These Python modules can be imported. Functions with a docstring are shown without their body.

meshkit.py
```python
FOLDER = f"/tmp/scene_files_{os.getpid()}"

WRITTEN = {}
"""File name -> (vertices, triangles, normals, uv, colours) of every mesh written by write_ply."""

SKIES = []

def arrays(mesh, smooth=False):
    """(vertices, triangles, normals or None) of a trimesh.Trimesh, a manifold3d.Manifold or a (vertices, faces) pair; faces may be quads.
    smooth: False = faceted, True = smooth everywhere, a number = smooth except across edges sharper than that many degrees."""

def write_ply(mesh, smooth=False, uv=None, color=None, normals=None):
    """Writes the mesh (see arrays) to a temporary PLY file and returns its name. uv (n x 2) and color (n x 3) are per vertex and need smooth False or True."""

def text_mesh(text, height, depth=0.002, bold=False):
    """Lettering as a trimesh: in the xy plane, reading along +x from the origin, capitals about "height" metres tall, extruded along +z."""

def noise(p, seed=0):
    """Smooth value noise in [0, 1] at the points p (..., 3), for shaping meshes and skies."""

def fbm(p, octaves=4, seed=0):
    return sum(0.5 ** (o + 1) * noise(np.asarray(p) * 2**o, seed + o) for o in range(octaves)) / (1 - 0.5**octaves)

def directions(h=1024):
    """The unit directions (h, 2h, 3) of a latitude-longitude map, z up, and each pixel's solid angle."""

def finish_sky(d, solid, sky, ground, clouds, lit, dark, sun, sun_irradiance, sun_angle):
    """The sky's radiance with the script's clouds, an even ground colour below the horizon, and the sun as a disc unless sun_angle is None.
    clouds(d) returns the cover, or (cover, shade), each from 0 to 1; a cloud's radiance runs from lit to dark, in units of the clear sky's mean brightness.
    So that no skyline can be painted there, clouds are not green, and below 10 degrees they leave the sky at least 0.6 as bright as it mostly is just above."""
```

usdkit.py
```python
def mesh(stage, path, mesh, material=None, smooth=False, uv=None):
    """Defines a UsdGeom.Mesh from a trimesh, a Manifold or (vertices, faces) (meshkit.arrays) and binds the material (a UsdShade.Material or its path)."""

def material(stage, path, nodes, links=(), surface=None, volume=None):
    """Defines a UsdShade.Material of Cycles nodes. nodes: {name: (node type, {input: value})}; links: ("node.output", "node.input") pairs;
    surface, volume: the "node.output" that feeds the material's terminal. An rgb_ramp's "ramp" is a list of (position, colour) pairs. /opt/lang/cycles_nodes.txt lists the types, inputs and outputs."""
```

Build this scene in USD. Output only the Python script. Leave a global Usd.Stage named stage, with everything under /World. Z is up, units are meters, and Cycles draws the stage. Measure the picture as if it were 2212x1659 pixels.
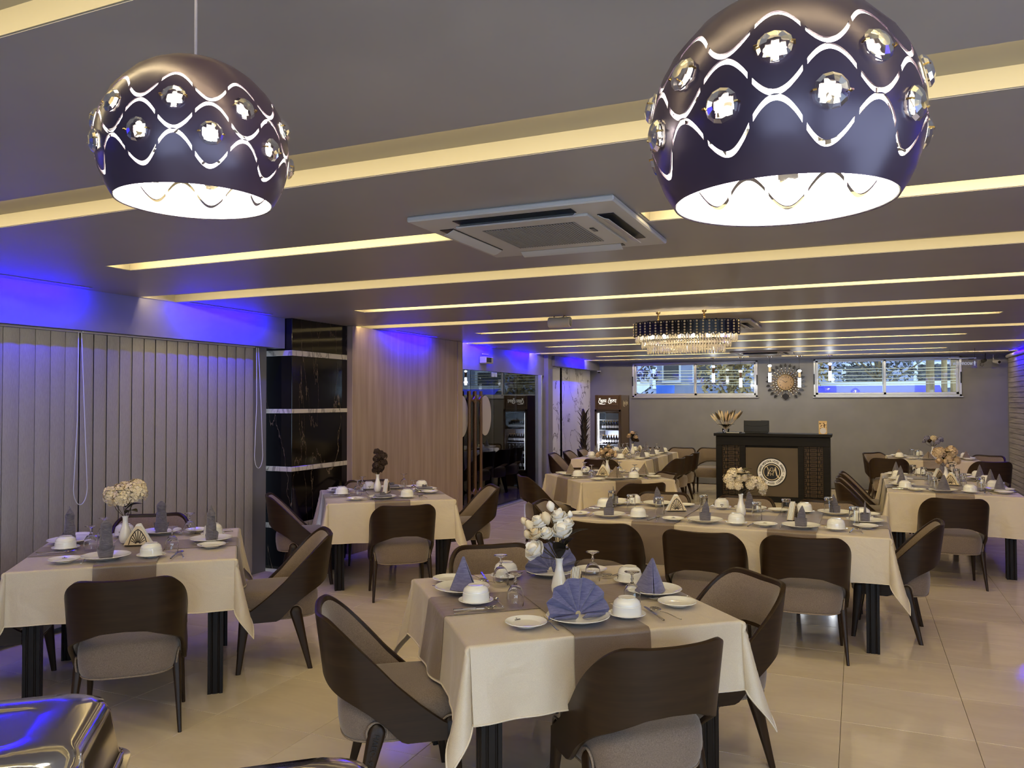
import math, random
import numpy as np
import trimesh
import shapely.geometry as sg
from shapely.ops import unary_union
import usdkit, meshkit
from pxr import Usd, UsdGeom, UsdLux, UsdShade, Gf, Sdf

stage = Usd.Stage.CreateInMemory()
UsdGeom.SetStageUpAxis(stage, 'Z')
UsdGeom.SetStageMetersPerUnit(stage, 1.0)
UsdGeom.Xform.Define(stage, '/World')
PI = math.pi
CEIL = 2.46            # ceiling height
WL, WR, YB, YF = -5.14, 2.40, 16.0, -3.2   # left wall, right wall, back wall, wall behind the camera

# ------------------------------------------------------------------ camera, sky, lights, exposure
EYE = 1.64
YAW, PITCH, ROLL, FPX = 0.4130182, 0.0221019, -0.0019713, 1703.44
def camera():
    cy, sy = math.cos(YAW), math.sin(YAW)
    fwd = np.array([-sy * math.cos(PITCH), cy * math.cos(PITCH), math.sin(PITCH)])
    right = np.array([cy, sy, 0.0]); up = np.cross(right, fwd)
    c, s = math.cos(ROLL), math.sin(ROLL)
    r2, u2 = c * right + s * up, -s * right + c * up
    cam = UsdGeom.Camera.Define(stage, '/World/camera')
    m = Gf.Matrix4d(*r2, 0, *u2, 0, *(-fwd), 0, 0, 0, EYE, 1)
    cam.AddTransformOp().Set(m)
    cam.CreateHorizontalApertureAttr(36.0)
    cam.CreateVerticalApertureAttr(36.0 * 1659 / 2212)
    cam.CreateFocalLengthAttr(36.0 * FPX / 2212)
    cam.CreateClippingRangeAttr(Gf.Vec2f(0.05, 400))
    return cam
cam = camera()
cam.CreateExposureAttr(0.0)
SKY = 1.55                       # overcast evening sky, seen through the windows
STRIP, BLUE, PEND, CHAND = 74.0, 400.0, 620.0, 240.0   # lamp strengths
WARM = (1.0, 0.80, 0.42)
dome = UsdLux.DomeLight.Define(stage, '/World/sky')
dome.CreateIntensityAttr(SKY); dome.CreateColorAttr(Gf.Vec3f(0.58, 0.77, 1.0))

# ------------------------------------------------------------------ names, things, parts
used = {}
def numbered(parent, name):
    k = (parent, name); n = used.get(k, -1) + 1; used[k] = n
    return f'{parent}/{name}' if n == 0 else f'{parent}/{name}_{n:03d}'
def tag(prim, label=None, cat=None, group=None, kind=None):
    for k, v in (('label', label), ('category', cat), ('group', group), ('kind', kind)):
        if v: prim.SetCustomDataByKey(k, v)
    return prim
def place(x, loc=(0, 0, 0), rz=0.0, rx=0.0, ry=0.0, s=1.0):
    x.AddTranslateOp().Set(Gf.Vec3d(*map(float, loc)))
    if rz: x.AddRotateZOp().Set(float(rz))
    if ry: x.AddRotateYOp().Set(float(ry))
    if rx: x.AddRotateXOp().Set(float(rx))
    if s != 1.0: x.AddScaleOp().Set(Gf.Vec3f(s, s, s))
def thing(name, label, cat, loc=(0, 0, 0), rz=0.0, group=None, kind=None, **kw):
    x = UsdGeom.Xform.Define(stage, numbered('/World', name)); place(x, loc, rz, **kw)
    return tag(x.GetPrim(), label, cat, group, kind)
def proto(name):
    return stage.CreateClassPrim('/World/' + name + '_pattern')
def copy(pr, name, label, cat, loc, rz=0.0, group=None, inst=True, **kw):
    x = UsdGeom.Xform.Define(stage, numbered('/World', name)); p = x.GetPrim()
    p.GetReferences().AddInternalReference(pr.GetPath())
    place(x, loc, rz, **kw)
    if inst: p.SetInstanceable(True)
    return tag(p, label, cat, group)
def part(parent, name, mesh, mat, smooth=35, label=None, kind=None):
    base = '/World' if parent is None else str(parent.GetPath())
    if isinstance(mesh, MB): mesh = mesh.get()
    m = usdkit.mesh(stage, numbered(base, name), mesh, M[mat] if isinstance(mat, str) else mat, smooth=smooth)
    return tag(m.GetPrim(), label, None, None, kind)
def solo(name, mesh, mat, label, cat, group=None, kind=None, smooth=35):
    p = part(None, name, mesh, mat, smooth); return tag(p, label, cat, group, kind)
def struct(name, mesh, mat, parent=None, smooth=35):
    return part(parent, name, mesh, mat, smooth, kind=None if parent else 'structure')
def sroom(name):
    x = UsdGeom.Xform.Define(stage, numbered('/World', name)); return tag(x.GetPrim(), kind='structure')

# ------------------------------------------------------------------ mesh tools
def rotz(p, deg):
    a = math.radians(deg); c, s = math.cos(a), math.sin(a); p = np.asarray(p, float)
    return np.stack([p[..., 0] * c - p[..., 1] * s, p[..., 0] * s + p[..., 1] * c, p[..., 2]], -1)
def grid(P, cu=False, cv=False, flip=False):
    P = np.asarray(P, float); nu, nv = P.shape[:2]
    i, j = np.meshgrid(np.arange(nu if cu else nu - 1), np.arange(nv if cv else nv - 1), indexing='ij')
    a, b, c, d = i * nv + j, ((i + 1) % nu) * nv + j, ((i + 1) % nu) * nv + (j + 1) % nv, i * nv + (j + 1) % nv
    q = np.stack([a, b, c, d], -1).reshape(-1, 4)
    if flip: q = q[:, ::-1]
    return P.reshape(-1, 3), np.vstack([q[:, [0, 1, 2]], q[:, [0, 2, 3]]])
def solidify(v, f, t):
    """closed shell: the surface and its copy moved by -t along the normals, joined along the open edges"""
    m = trimesh.Trimesh(v, f, process=False); n = np.zeros_like(v)
    fn = np.cross(v[f[:, 1]] - v[f[:, 0]], v[f[:, 2]] - v[f[:, 0]])
    for k in range(3): np.add.at(n, f[:, k], fn)
    n /= np.linalg.norm(n, axis=1, keepdims=True) + 1e-12
    w = v - n * t; N = len(v)
    e = np.vstack([f[:, [0, 1]], f[:, [1, 2]], f[:, [2, 0]]])
    key = {}
    for a, b in e.tolist(): key[(a, b)] = 1
    bd = np.array([(a, b) for a, b in key if (b, a) not in key], int).reshape(-1, 2)
    sides = np.vstack([np.stack([bd[:, 1], bd[:, 0], bd[:, 0] + N], 1), np.stack([bd[:, 1], bd[:, 0] + N, bd[:, 1] + N], 1)])
    return np.vstack([v, w]), np.vstack([f, f[:, ::-1] + N, sides])
class MB:
    def __init__(s): s.v, s.f, s.n = [], [], 0
    def add(s, m, loc=None, rz=0.0):
        if hasattr(m, 'vertices'): m = (np.array(m.vertices), np.array(m.faces))
        v, f = np.asarray(m[0], float), np.asarray(m[1], int)
        if rz: v = rotz(v, rz)
        if loc is not None: v = v + np.asarray(loc, float)
        s.v.append(v); s.f.append(f + s.n); s.n += len(v); return s
    def get(s): return np.vstack(s.v), np.vstack(s.f)
    def box(s, c, d, rz=0.0, b=0.0):
        return s.add(boxm(d, b), c, rz)
    def cyl(s, p, q, r, r2=None, n=16):
        return s.add(tube([p, q], [r, r if r2 is None else r2], n))
    def tube(s, pts, r, n=8): return s.add(tube(pts, r, n))
    def lathe(s, prof, n=32, loc=(0, 0, 0)): return s.add(lathe(prof, n), loc)
    def prism(s, poly, h, z=0.0): return s.add(prism(poly, h, z))
def boxm(d, b=0.0):
    d = np.asarray(d, float) / 2
    if b <= 0:
        m = trimesh.creation.box(2 * d); return np.array(m.vertices), np.array(m.faces)
    b = min(b, d.min() * 0.49); pts = []
    for sx in (-1, 1):
        for sy in (-1, 1):
            for sz in (-1, 1):
                p = np.array([sx, sy, sz]) * d
                for k in range(3):
                    q = p.copy()
                    for l in range(3):
                        if l != k: q[l] -= np.sign(p[l]) * b
                    pts.append(q)
    h = trimesh.convex.convex_hull(np.array(pts)); return np.array(h.vertices), np.array(h.faces)
def tube(pts, r, n=8, cap=True):
    p = np.asarray(pts, float); r = np.broadcast_to(r, (len(p),))
    t = np.gradient(p, axis=0); t /= np.linalg.norm(t, axis=1, keepdims=True) + 1e-12
    a = np.cross(t[0], [0, 0, 1.0] if abs(t[0][2]) < 0.9 else [1.0, 0, 0]); a /= np.linalg.norm(a)
    A = []
    for k in range(len(p)):
        a = a - t[k] * (a @ t[k]); a = a / (np.linalg.norm(a) + 1e-12); A.append(a)
    A = np.array(A); B = np.cross(t, A); th = np.arange(n) * 2 * PI / n
    P = p[:, None] + r[:, None, None] * (np.cos(th)[None, :, None] * A[:, None] + np.sin(th)[None, :, None] * B[:, None])
    v, f = grid(P, cv=True)
    if cap:
        N = len(v); v = np.vstack([v, p[0], p[-1]]); L = (len(p) - 1) * n
        f = np.vstack([f, [[N, (k + 1) % n, k] for k in range(n)], [[N + 1, L + k, L + (k + 1) % n] for k in range(n)]])
    return v, f[:, ::-1]
def lathe(prof, n=32):
    pr = np.asarray(prof, float); th = np.arange(n) * 2 * PI / n
    P = np.stack([pr[:, None, 0] * np.cos(th), pr[:, None, 0] * np.sin(th), np.broadcast_to(pr[:, None, 1], (len(pr), n))], -1)
    return grid(P, cv=True, flip=True)
def prism(poly, h, z=0.0):
    gs = getattr(poly, 'geoms', [poly]); mb = MB()
    for g in gs:
        m = trimesh.creation.extrude_polygon(g, h, engine='earcut'); mb.add((np.array(m.vertices) + [0, 0, z], np.array(m.faces)))
    return mb.get()
def orient(mesh, x, y, z, o=(0, 0, 0)):
    """maps local axes to the given directions"""
    v, f = mesh if isinstance(mesh, tuple) else (np.array(mesh.vertices), np.array(mesh.faces))
    return v @ np.array([x, y, z], float) + np.asarray(o, float), f
def upright(mesh, o=(0, 0, 0), face='-y'):
    """a flat xy mesh stood up: its y goes up; it looks towards face"""
    ax = {'-y': ((1, 0, 0), (0, 0, 1), (0, -1, 0)), '+x': ((0, 1, 0), (0, 0, 1), (1, 0, 0)), '+y': ((-1, 0, 0), (0, 0, 1), (0, 1, 0)), '-x': ((0, -1, 0), (0, 0, 1), (-1, 0, 0))}[face]
    return orient(mesh, *ax, o)
def text(s, h, d=0.002, bold=False):
    m = meshkit.text_mesh(s, h, d, bold); v = np.array(m.vertices); w = v[:, 0].max()
    return (v - [w / 2, h / 2, 0], np.array(m.faces)), w
def sphere(r=1.0, loc=(0, 0, 0), sub=2, s=(1, 1, 1)):
    m = trimesh.creation.icosphere(sub, r); return np.array(m.vertices) * np.asarray(s) + np.asarray(loc), np.array(m.faces)
def stroke(pts, w, d=0.004):
    """a flat pen stroke in the xy plane as a thin prism"""
    return prism(sg.LineString(pts).buffer(w / 2, cap_style=1, resolution=3), d)

# ------------------------------------------------------------------ materials
def lin(*c):
    c = np.asarray(c, float) / 255.0
    return tuple(np.where(c <= 0.04045, c / 12.92, ((c + 0.055) / 1.055) ** 2.4))
M = {}
def mat(name, color, rough=0.5, **kw):
    M[name] = usdkit.material(stage, '/World/Looks/' + name, {'p': ('principled_bsdf', dict(base_color=tuple(color), roughness=rough, **kw))}, surface='p.BSDF')
def noisy(name, c1, c2, rough=0.5, scale=(8, 8, 8), detail=4.0, bump=0.0, bdist=0.002, coord='object', lo=0.35, hi=0.65, nrough=0.55, r2=None, distortion=0.0, **kw):
    nodes = {'m': ('mapping', {'scale': tuple(map(float, scale))}), 'n': ('noise_texture', {'scale': 1.0, 'detail': float(detail), 'roughness': nrough, 'distortion': float(distortion)}),
             'r': ('rgb_ramp', {'ramp': [(lo, tuple(c1)), (hi, tuple(c2))]}), 'p': ('principled_bsdf', dict(roughness=rough, **kw))}
    links = [('m.vector', 'n.vector'), ('n.fac', 'r.fac'), ('r.color', 'p.base_color')]
    if coord == 'world':
        nodes['g'] = ('geometry', {}); links.append(('g.position', 'm.vector'))
    else:
        nodes['g'] = ('texture_coordinate', {}); links.append(('g.object', 'm.vector'))
    if bump:
        nodes['b'] = ('bump', {'strength': float(bump), 'distance': float(bdist)}); links += [('n.fac', 'b.height'), ('b.normal', 'p.normal')]
    if r2 is not None:
        nodes['q'] = ('map_range', {'from_min': lo, 'from_max': hi, 'to_min': rough, 'to_max': r2}); links += [('n.fac', 'q.value'), ('q.result', 'p.roughness')]
    M[name] = usdkit.material(stage, '/World/Looks/' + name, nodes, links, surface='p.BSDF')
def emit(name, color, strength):
    M[name] = usdkit.material(stage, '/World/Looks/' + name, {'e': ('emission', {'color': tuple(color), 'strength': float(strength)})}, surface='e.emission')
def pane(name, tint=(0.95, 0.97, 0.97), gloss=(0.9, 0.9, 0.9), ior=1.5, rough=0.02):
    M[name] = usdkit.material(stage, '/World/Looks/' + name, {'t': ('transparent_bsdf', {'color': tint}), 'g': ('glossy_bsdf', {'color': gloss, 'roughness': rough}), 'f': ('fresnel', {'IOR': float(ior)}), 'x': ('mix_closure', {})},
                              [('f.fac', 'x.fac'), ('t.BSDF', 'x.closure1'), ('g.BSDF', 'x.closure2')], surface='x.closure')

noisy('ceiling_paint', lin(148, 143, 142), lin(154, 149, 148), 0.38, (1.5, 1.5, 1.5), 3, coord='world', specular_ior_level=0.55)
mat('channel_paint', lin(160, 152, 132), 0.5)
noisy('wall_paint', lin(114, 114, 119), lin(122, 122, 127), 0.6, (2, 2, 2), 4, coord='world')
noisy('wallpaper', lin(142, 121, 103), lin(168, 148, 128), 0.55, (14, 14, 0.9), 5, 0.25, 0.001, coord='world', lo=0.3, hi=0.7)
noisy('pelmet_paint', lin(128, 126, 146), lin(136, 134, 154), 0.5, (3, 3, 3), 3, coord='world')
noisy('floor_tile', lin(218, 202, 176), lin(230, 216, 190), 0.07, (2.2, 6, 5), 6, coord='world', lo=0.3, hi=0.7, nrough=0.65, distortion=0.6, specular_ior_level=0.5, r2=0.13)
noisy('floor_tile_pale', lin(222, 207, 182), lin(233, 220, 196), 0.06, (2.0, 5, 5), 6, coord='world', lo=0.3, hi=0.7, nrough=0.65, distortion=0.6, specular_ior_level=0.5, r2=0.12)
mat('grout', lin(120, 104, 84), 0.8)
noisy('walnut', lin(36, 24, 13), lin(54, 38, 22), 0.40, (3, 3, 40), 6, 0.08, 0.0006, lo=0.3, hi=0.7, nrough=0.7, specular_ior_level=0.3)
noisy('walnut_leg', lin(38, 25, 14), lin(52, 36, 22), 0.40, (40, 40, 4), 5, 0.06, 0.0005, specular_ior_level=0.3)
noisy('espresso', lin(16, 11, 9), lin(28, 20, 15), 0.45, (30, 30, 4), 5, 0.06, 0.0005, specular_ior_level=0.25)
noisy('seat_fabric', lin(108, 93, 80), lin(132, 116, 102), 0.85, (260, 260, 260), 3, 0.35, 0.0012, sheen_weight=0.35, sheen_roughness=0.5)
noisy('seat_piping', lin(128, 112, 96), lin(150, 134, 118), 0.8, (200, 200, 200), 2)
def satin(name, c1, c2, rough, ws=5.0, bump=0.26):
    nodes = {'g': ('texture_coordinate', {}), 'n': ('noise_texture', {'scale': ws, 'detail': 3.0, 'roughness': 0.5, 'distortion': 0.8}), 'n2': ('noise_texture', {'scale': 420.0, 'detail': 1.0}),
             'r': ('rgb_ramp', {'ramp': [(0.3, c1), (0.7, c2)]}), 'b': ('bump', {'strength': bump, 'distance': 0.03}), 'b2': ('bump', {'strength': 0.12, 'distance': 0.0006}),
             'p': ('principled_bsdf', {'roughness': rough, 'sheen_weight': 0.25, 'sheen_roughness': 0.4, 'specular_ior_level': 0.6})}
    M[name] = usdkit.material(stage, '/World/Looks/' + name, nodes, [('g.object', 'n.vector'), ('g.object', 'n2.vector'), ('n2.fac', 'r.fac'), ('r.color', 'p.base_color'), ('n.fac', 'b.height'), ('n2.fac', 'b2.height'), ('b.normal', 'b2.normal'), ('b2.normal', 'p.normal')], surface='p.BSDF')
satin('tablecloth', lin(196, 182, 158), lin(206, 192, 168), 0.42)
satin('runner_brown', lin(116, 100, 86), lin(128, 112, 98), 0.32, 5.0, 0.2)
satin('runner_tan', lin(128, 110, 92), lin(140, 122, 104), 0.36, 5.0, 0.2)
mat('hem_cream', lin(214, 202, 182), 0.6)
mat('ceramic', lin(236, 236, 232), 0.12, specular_ior_level=0.6, coat_weight=0.4, coat_roughness=0.05)
mat('emblem_brown', lin(60, 48, 40), 0.4)
mat('glass', (0.97, 0.98, 0.98), 0.0, transmission_weight=1.0, ior=1.46)
mat('button_glass', (0.98, 0.97, 0.94), 0.06, transmission_weight=1.0, ior=1.32)
mat('crystal', (0.98, 0.98, 0.97), 0.0, transmission_weight=1.0, ior=1.6)
M['crystal_drop'] = usdkit.material(stage, '/World/Looks/crystal_drop', {'g': ('glass_bsdf', {'color': (0.99, 0.97, 0.92), 'roughness': 0.02, 'IOR': 1.55}), 't': ('translucent_bsdf', {'color': (0.95, 0.90, 0.80)}), 'd': ('diffuse_bsdf', {'color': (0.9, 0.86, 0.78)}), 'a': ('mix_closure', {'fac': 0.5}), 'x': ('mix_closure', {'fac': 0.22})},
    [('t.BSDF', 'a.closure1'), ('d.BSDF', 'a.closure2'), ('g.BSDF', 'x.closure1'), ('a.closure', 'x.closure2')], surface='x.closure')
mat('steel', (0.72, 0.72, 0.72), 0.14, metallic=1.0)
mat('chrome', (0.78, 0.78, 0.79), 0.09, metallic=1.0)
mat('stud_gold', lin(252, 230, 176), 0.18, metallic=0.35)
mat('brass', lin(212, 176, 110), 0.22, metallic=1.0)
noisy('napkin_blue', lin(88, 88, 128), lin(112, 112, 150), 0.85, (30, 30, 160), 4, 0.3, 0.002, sheen_weight=0.3)
noisy('napkin_taupe', lin(112, 98, 86), lin(136, 122, 108), 0.85, (30, 30, 160), 4, 0.3, 0.002, sheen_weight=0.3)
noisy('napkin_grey', lin(84, 80, 92), lin(106, 102, 112), 0.85, (30, 30, 160), 4, 0.3, 0.002, sheen_weight=0.3)
noisy('tissue', lin(220, 222, 224), lin(242, 240, 234), 0.8, (2, 300, 2), 2, 0.4, 0.002)
mat('holder_cream', lin(222, 206, 176), 0.4)
mat('holder_lines', lin(44, 32, 22), 0.4)
mat('petal_cream', lin(222, 206, 176), 0.7, subsurface_weight=0.0)
mat('petal_white', lin(238, 234, 226), 0.7)
mat('petal_peach', lin(206, 180, 150), 0.7)
mat('petal_dark', lin(52, 34, 22), 0.75)
mat('petal_lilac', lin(140, 138, 164), 0.7)
mat('leaf_green', lin(66, 62, 40), 0.6)
mat('leaf_dark', lin(34, 28, 20), 0.6)
mat('stem_brown', lin(74, 62, 40), 0.7)
mat('black_plastic', lin(18, 17, 18), 0.35)
mat('dark_metal', lin(40, 38, 40), 0.4, metallic=0.6)
mat('white_plastic', lin(186, 184, 182), 0.4)
mat('grille_plastic', lin(150, 147, 145), 0.5)
mat('aluminium', lin(196, 198, 204), 0.32, metallic=0.7)
def marble(name, base, vein, scale, width, rough, base2=None, stretch=(1, 1, 0.35), rot=(0.5, 0.3, 0.4)):
    nodes = {'g': ('geometry', {}), 'm': ('mapping', {'scale': stretch, 'rotation': rot}), 'n': ('noise_texture', {'scale': scale, 'detail': 7.0, 'roughness': 0.55, 'distortion': 1.4}),
             'a': ('math', {'math_type': 'subtract', 'value2': 0.5}), 'b': ('math', {'math_type': 'absolute'}), 'r': ('rgb_ramp', {'ramp': [(0.0, vein), (width, base), (1.0, base2 or base)]}),
             'p': ('principled_bsdf', {'roughness': rough, 'specular_ior_level': 0.5})}
    M[name] = usdkit.material(stage, '/World/Looks/' + name, nodes, [('g.position', 'm.vector'), ('m.vector', 'n.vector'), ('n.fac', 'a.value1'), ('a.value', 'b.value1'), ('b.value', 'r.fac'), ('r.color', 'p.base_color')], surface='p.BSDF')
marble('marble_black', lin(12, 10, 12), lin(104, 90, 76), 0.85, 0.0028, 0.08, None, (1.3, 1.3, .32), (0.35, 0.5, 0.2))
marble('marble_white', lin(198, 190, 180), lin(130, 124, 118), 5.0, 0.05, 0.15)
marble('mural_print', lin(224, 224, 228), lin(96, 92, 98), 1.9, 0.016, 0.5, lin(236, 236, 240), (1, 1, 0.6), (0.5, 0.2, 0.9))
noisy('blind_fabric', lin(150, 146, 142), lin(162, 158, 154), 0.75, (400, 400, 30), 2, 0.2, 0.0006)
mat('blind_chain', lin(196, 200, 214), 0.4)
pane('window_glass', (0.93, 0.95, 0.96), (0.9, 0.9, 0.9), 1.45)
pane('door_glass', (0.42, 0.43, 0.46), (0.95, 0.95, 0.97), 1.7)
pane('acrylic', (0.92, 0.93, 0.95), (0.9, 0.9, 0.9), 1.5)
mat('frosted_white', lin(172, 166, 158), 0.6)
mat('frosted_sign', lin(225, 226, 235), 0.5)
noisy('handle_wood', lin(70, 48, 28), lin(98, 70, 42), 0.35, (30, 30, 3), 4)
mat('shade_outer', lin(72, 58, 74), 0.28, metallic=0.35, specular_ior_level=0.5)
mat('shade_inner', lin(245, 242, 234), 0.5)
mat('cord_grey', lin(120, 116, 130), 0.5)
emit('bulb_glow', (1.0, 0.96, 0.88), 18.0)
emit('warm_glow', (1.0, 0.82, 0.52), 30.0)
emit('cool_glow', (0.92, 0.95, 1.0), 9.0)
emit('led_warm', WARM, 14.0)
emit('led_blue', (0.05, 0.01, 1.0), 6.0)
emit('fridge_led', (0.90, 0.94, 1.0), 9.0)
emit('sign_edge_lit', (0.72, 0.78, 1.0), 0.5)
emit('sign_glow', (1.0, 0.93, 0.80), 1.1)
mat('fridge_brown', lin(84, 62, 38), 0.35)
mat('fridge_dark', lin(52, 36, 20), 0.35)
mat('fridge_liner', lin(206, 210, 226), 0.5)
mat('cola', lin(24, 18, 24), 0.12, specular_ior_level=0.7)
mat('cap_gold', lin(200, 160, 84), 0.3, metallic=0.6)
mat('label_pale', lin(206, 204, 216), 0.5)
noisy('counter_wood', lin(12, 10, 13), lin(20, 17, 19), 0.5, (4, 4, 30), 4, specular_ior_level=0.2)
noisy('counter_panel', lin(74, 62, 48), lin(82, 69, 55), 0.4, (2, 2, 2), 2)
mat('lattice_backing', lin(62, 42, 22), 0.5)
mat('logo_black', lin(14, 12, 16), 0.4)
mat('logo_cream', lin(206, 192, 168), 0.4)
mat('logo_navy', lin(16, 17, 30), 0.35)
mat('dial_gold', lin(150, 122, 88), 0.35, metallic=0.4)
mat('clock_gold', lin(124, 100, 66), 0.35, metallic=0.5)
mat('clock_black', lin(22, 18, 22), 0.3)
mat('print_card', lin(206, 176, 126), 0.5)
noisy('print_food', lin(88, 64, 44), lin(226, 200, 156), 0.5, (30, 30, 30), 2, lo=0.45, hi=0.55)
noisy('zebra_blind', lin(124, 118, 116), lin(156, 150, 144), 0.7, (1.5, 1.5, 38), 3, coord='world')
mat('blue_tarp', (0.012, 0.006, 0.55), 0.5)
mat('blue_sheet', (0.05, 0.13, 0.50), 0.6)
mat('pale_render', lin(140, 146, 170), 0.8)
mat('white_render', lin(205, 208, 214), 0.7)
mat('yard_ground', lin(74, 72, 72), 0.9)
noisy('foliage_grey', lin(44, 43, 42), lin(92, 90, 84), 0.7, (3, 3, 3), 4, coord='world')
noisy('foliage_gold', lin(104, 84, 46), lin(170, 146, 92), 0.7, (3, 3, 3), 4, coord='world')
noisy('bark', lin(96, 78, 46), lin(150, 126, 84), 0.8, (6, 6, 1.5), 4, coord='world')
mat('cable', lin(176, 160, 124), 0.6)
# ------------------------------------------------------------------ the room
TOPZ = CEIL + 0.066
def floor():
    f = sroom('floor')
    part(f, 'grout_bed', MB().box((-1.4, 6.4, -0.035), (9.0, 19.6, 0.05)).get(), 'grout', False)
    x0, y0, s = -0.096 - 0.6 * 12, 4.406 - 0.6 * 13, 0.6
    cy, sy = math.cos(YAW), math.sin(YAW); seen, rest = [], []
    for i in range(16):
        for j in range(34):
            cx, cyy = x0 + (i + .5) * s, y0 + (j + .5) * s
            if not (-5.9 < cx < 2.8 and -3.4 < cyy < 16.1): continue
            d = -sy * cx + cy * cyy; r = cy * cx + sy * cyy
            ok = d > 1.6 and abs(r) < d * .65 + .5 and cx > -5.4 and cx < 2.6
            (seen if ok else rest).append((d if ok else 99, cx, cyy))
    seen.sort(); rest += seen[290:]; seen = seen[:290]
    t = boxm((s - .0022, s - .0022, .012), .0012)
    for k, (d, cx, cyy) in enumerate(seen):
        part(f, 'floor_tile', (t[0] + [cx, cyy, -.006], t[1]), 'floor_tile' if (int(cx * 7.3) + int(cyy * 3.7)) % 3 else 'floor_tile_pale', False)
    mb = MB()
    for d, cx, cyy in rest: mb.add((t[0] + [cx, cyy, -.006], t[1]))
    tag(part(f, 'floor_tile', mb, 'floor_tile', False), kind='stuff')
floor()

# slots for the strip lights: (near edge, far edge, x from, x to)
WIDE = [(.828, 1.148), (2.093, 2.413), (4.46, 4.815), (7.16, 7.47), (9.80, 10.12), (12.42, 12.73), (15.0, 15.3)]
NARROW = [(3.354, 3.534, [(-4.15, -1.84), (-.865, 1.24)]), (5.905, 6.085, [(-4.15, 1.24)]), (8.46, 8.64, [(-4.2, -1.92), (-.93, 1.24)]),
          (11.02, 11.2, [(-4.3, 1.24)]), (13.82, 14.0, [(-4.4, -1.95), (-.98, 1.28)])]
SLOTS = [(a, b, WL + .004, WR - .004) for a, b in WIDE] + [(a, b, p, q) for a, b, l in NARROW for p, q in l]
SLOTS.sort()
slab = sg.box(-5.75, YF - .1, 2.6, YB + .1)
slab = slab.difference(unary_union([sg.box(c, a, d, b) for a, b, c, d in SLOTS]))
ce = sroom('ceiling')
part(ce, 'ceiling_board', prism(slab, .066, CEIL), 'ceiling_paint', False)
part(ce, 'ceiling_deck', MB().box((-1.575, 6.4, TOPZ + .045), (8.35, 19.4, .08)).get(), 'ceiling_paint', False)
ORD = ['first', 'second', 'third', 'fourth', 'fifth', 'sixth', 'seventh', 'eighth', 'ninth', 'tenth', 'eleventh', 'twelfth', 'thirteenth', 'fourteenth', 'fifteenth', 'sixteenth']
sl_names = ['bright recessed strip light at the very top left corner of the ceiling', 'wide warm strip light recessed behind both globe pendants', 'short warm strip light ending at the left of the nearest air conditioner',
            'short warm strip light starting right of the nearest air conditioner', 'wide warm strip light just beyond the nearest air conditioner', 'narrow strip light with pointed ends, second beyond the nearest air conditioner',
            'strip light passing right above the crystal chandelier', 'narrow strip light left of the middle air conditioner behind the chandelier', 'narrow strip light right of the middle air conditioner beside the chandelier',
            'strip light first beyond the middle air conditioner', 'narrow strip light second beyond the middle air conditioner', 'strip light third beyond the middle air conditioner',
            'narrow strip light left of the farthest air conditioner', 'narrow strip light right of the farthest air conditioner', 'farthest strip light, nearest the window wall']
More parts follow.
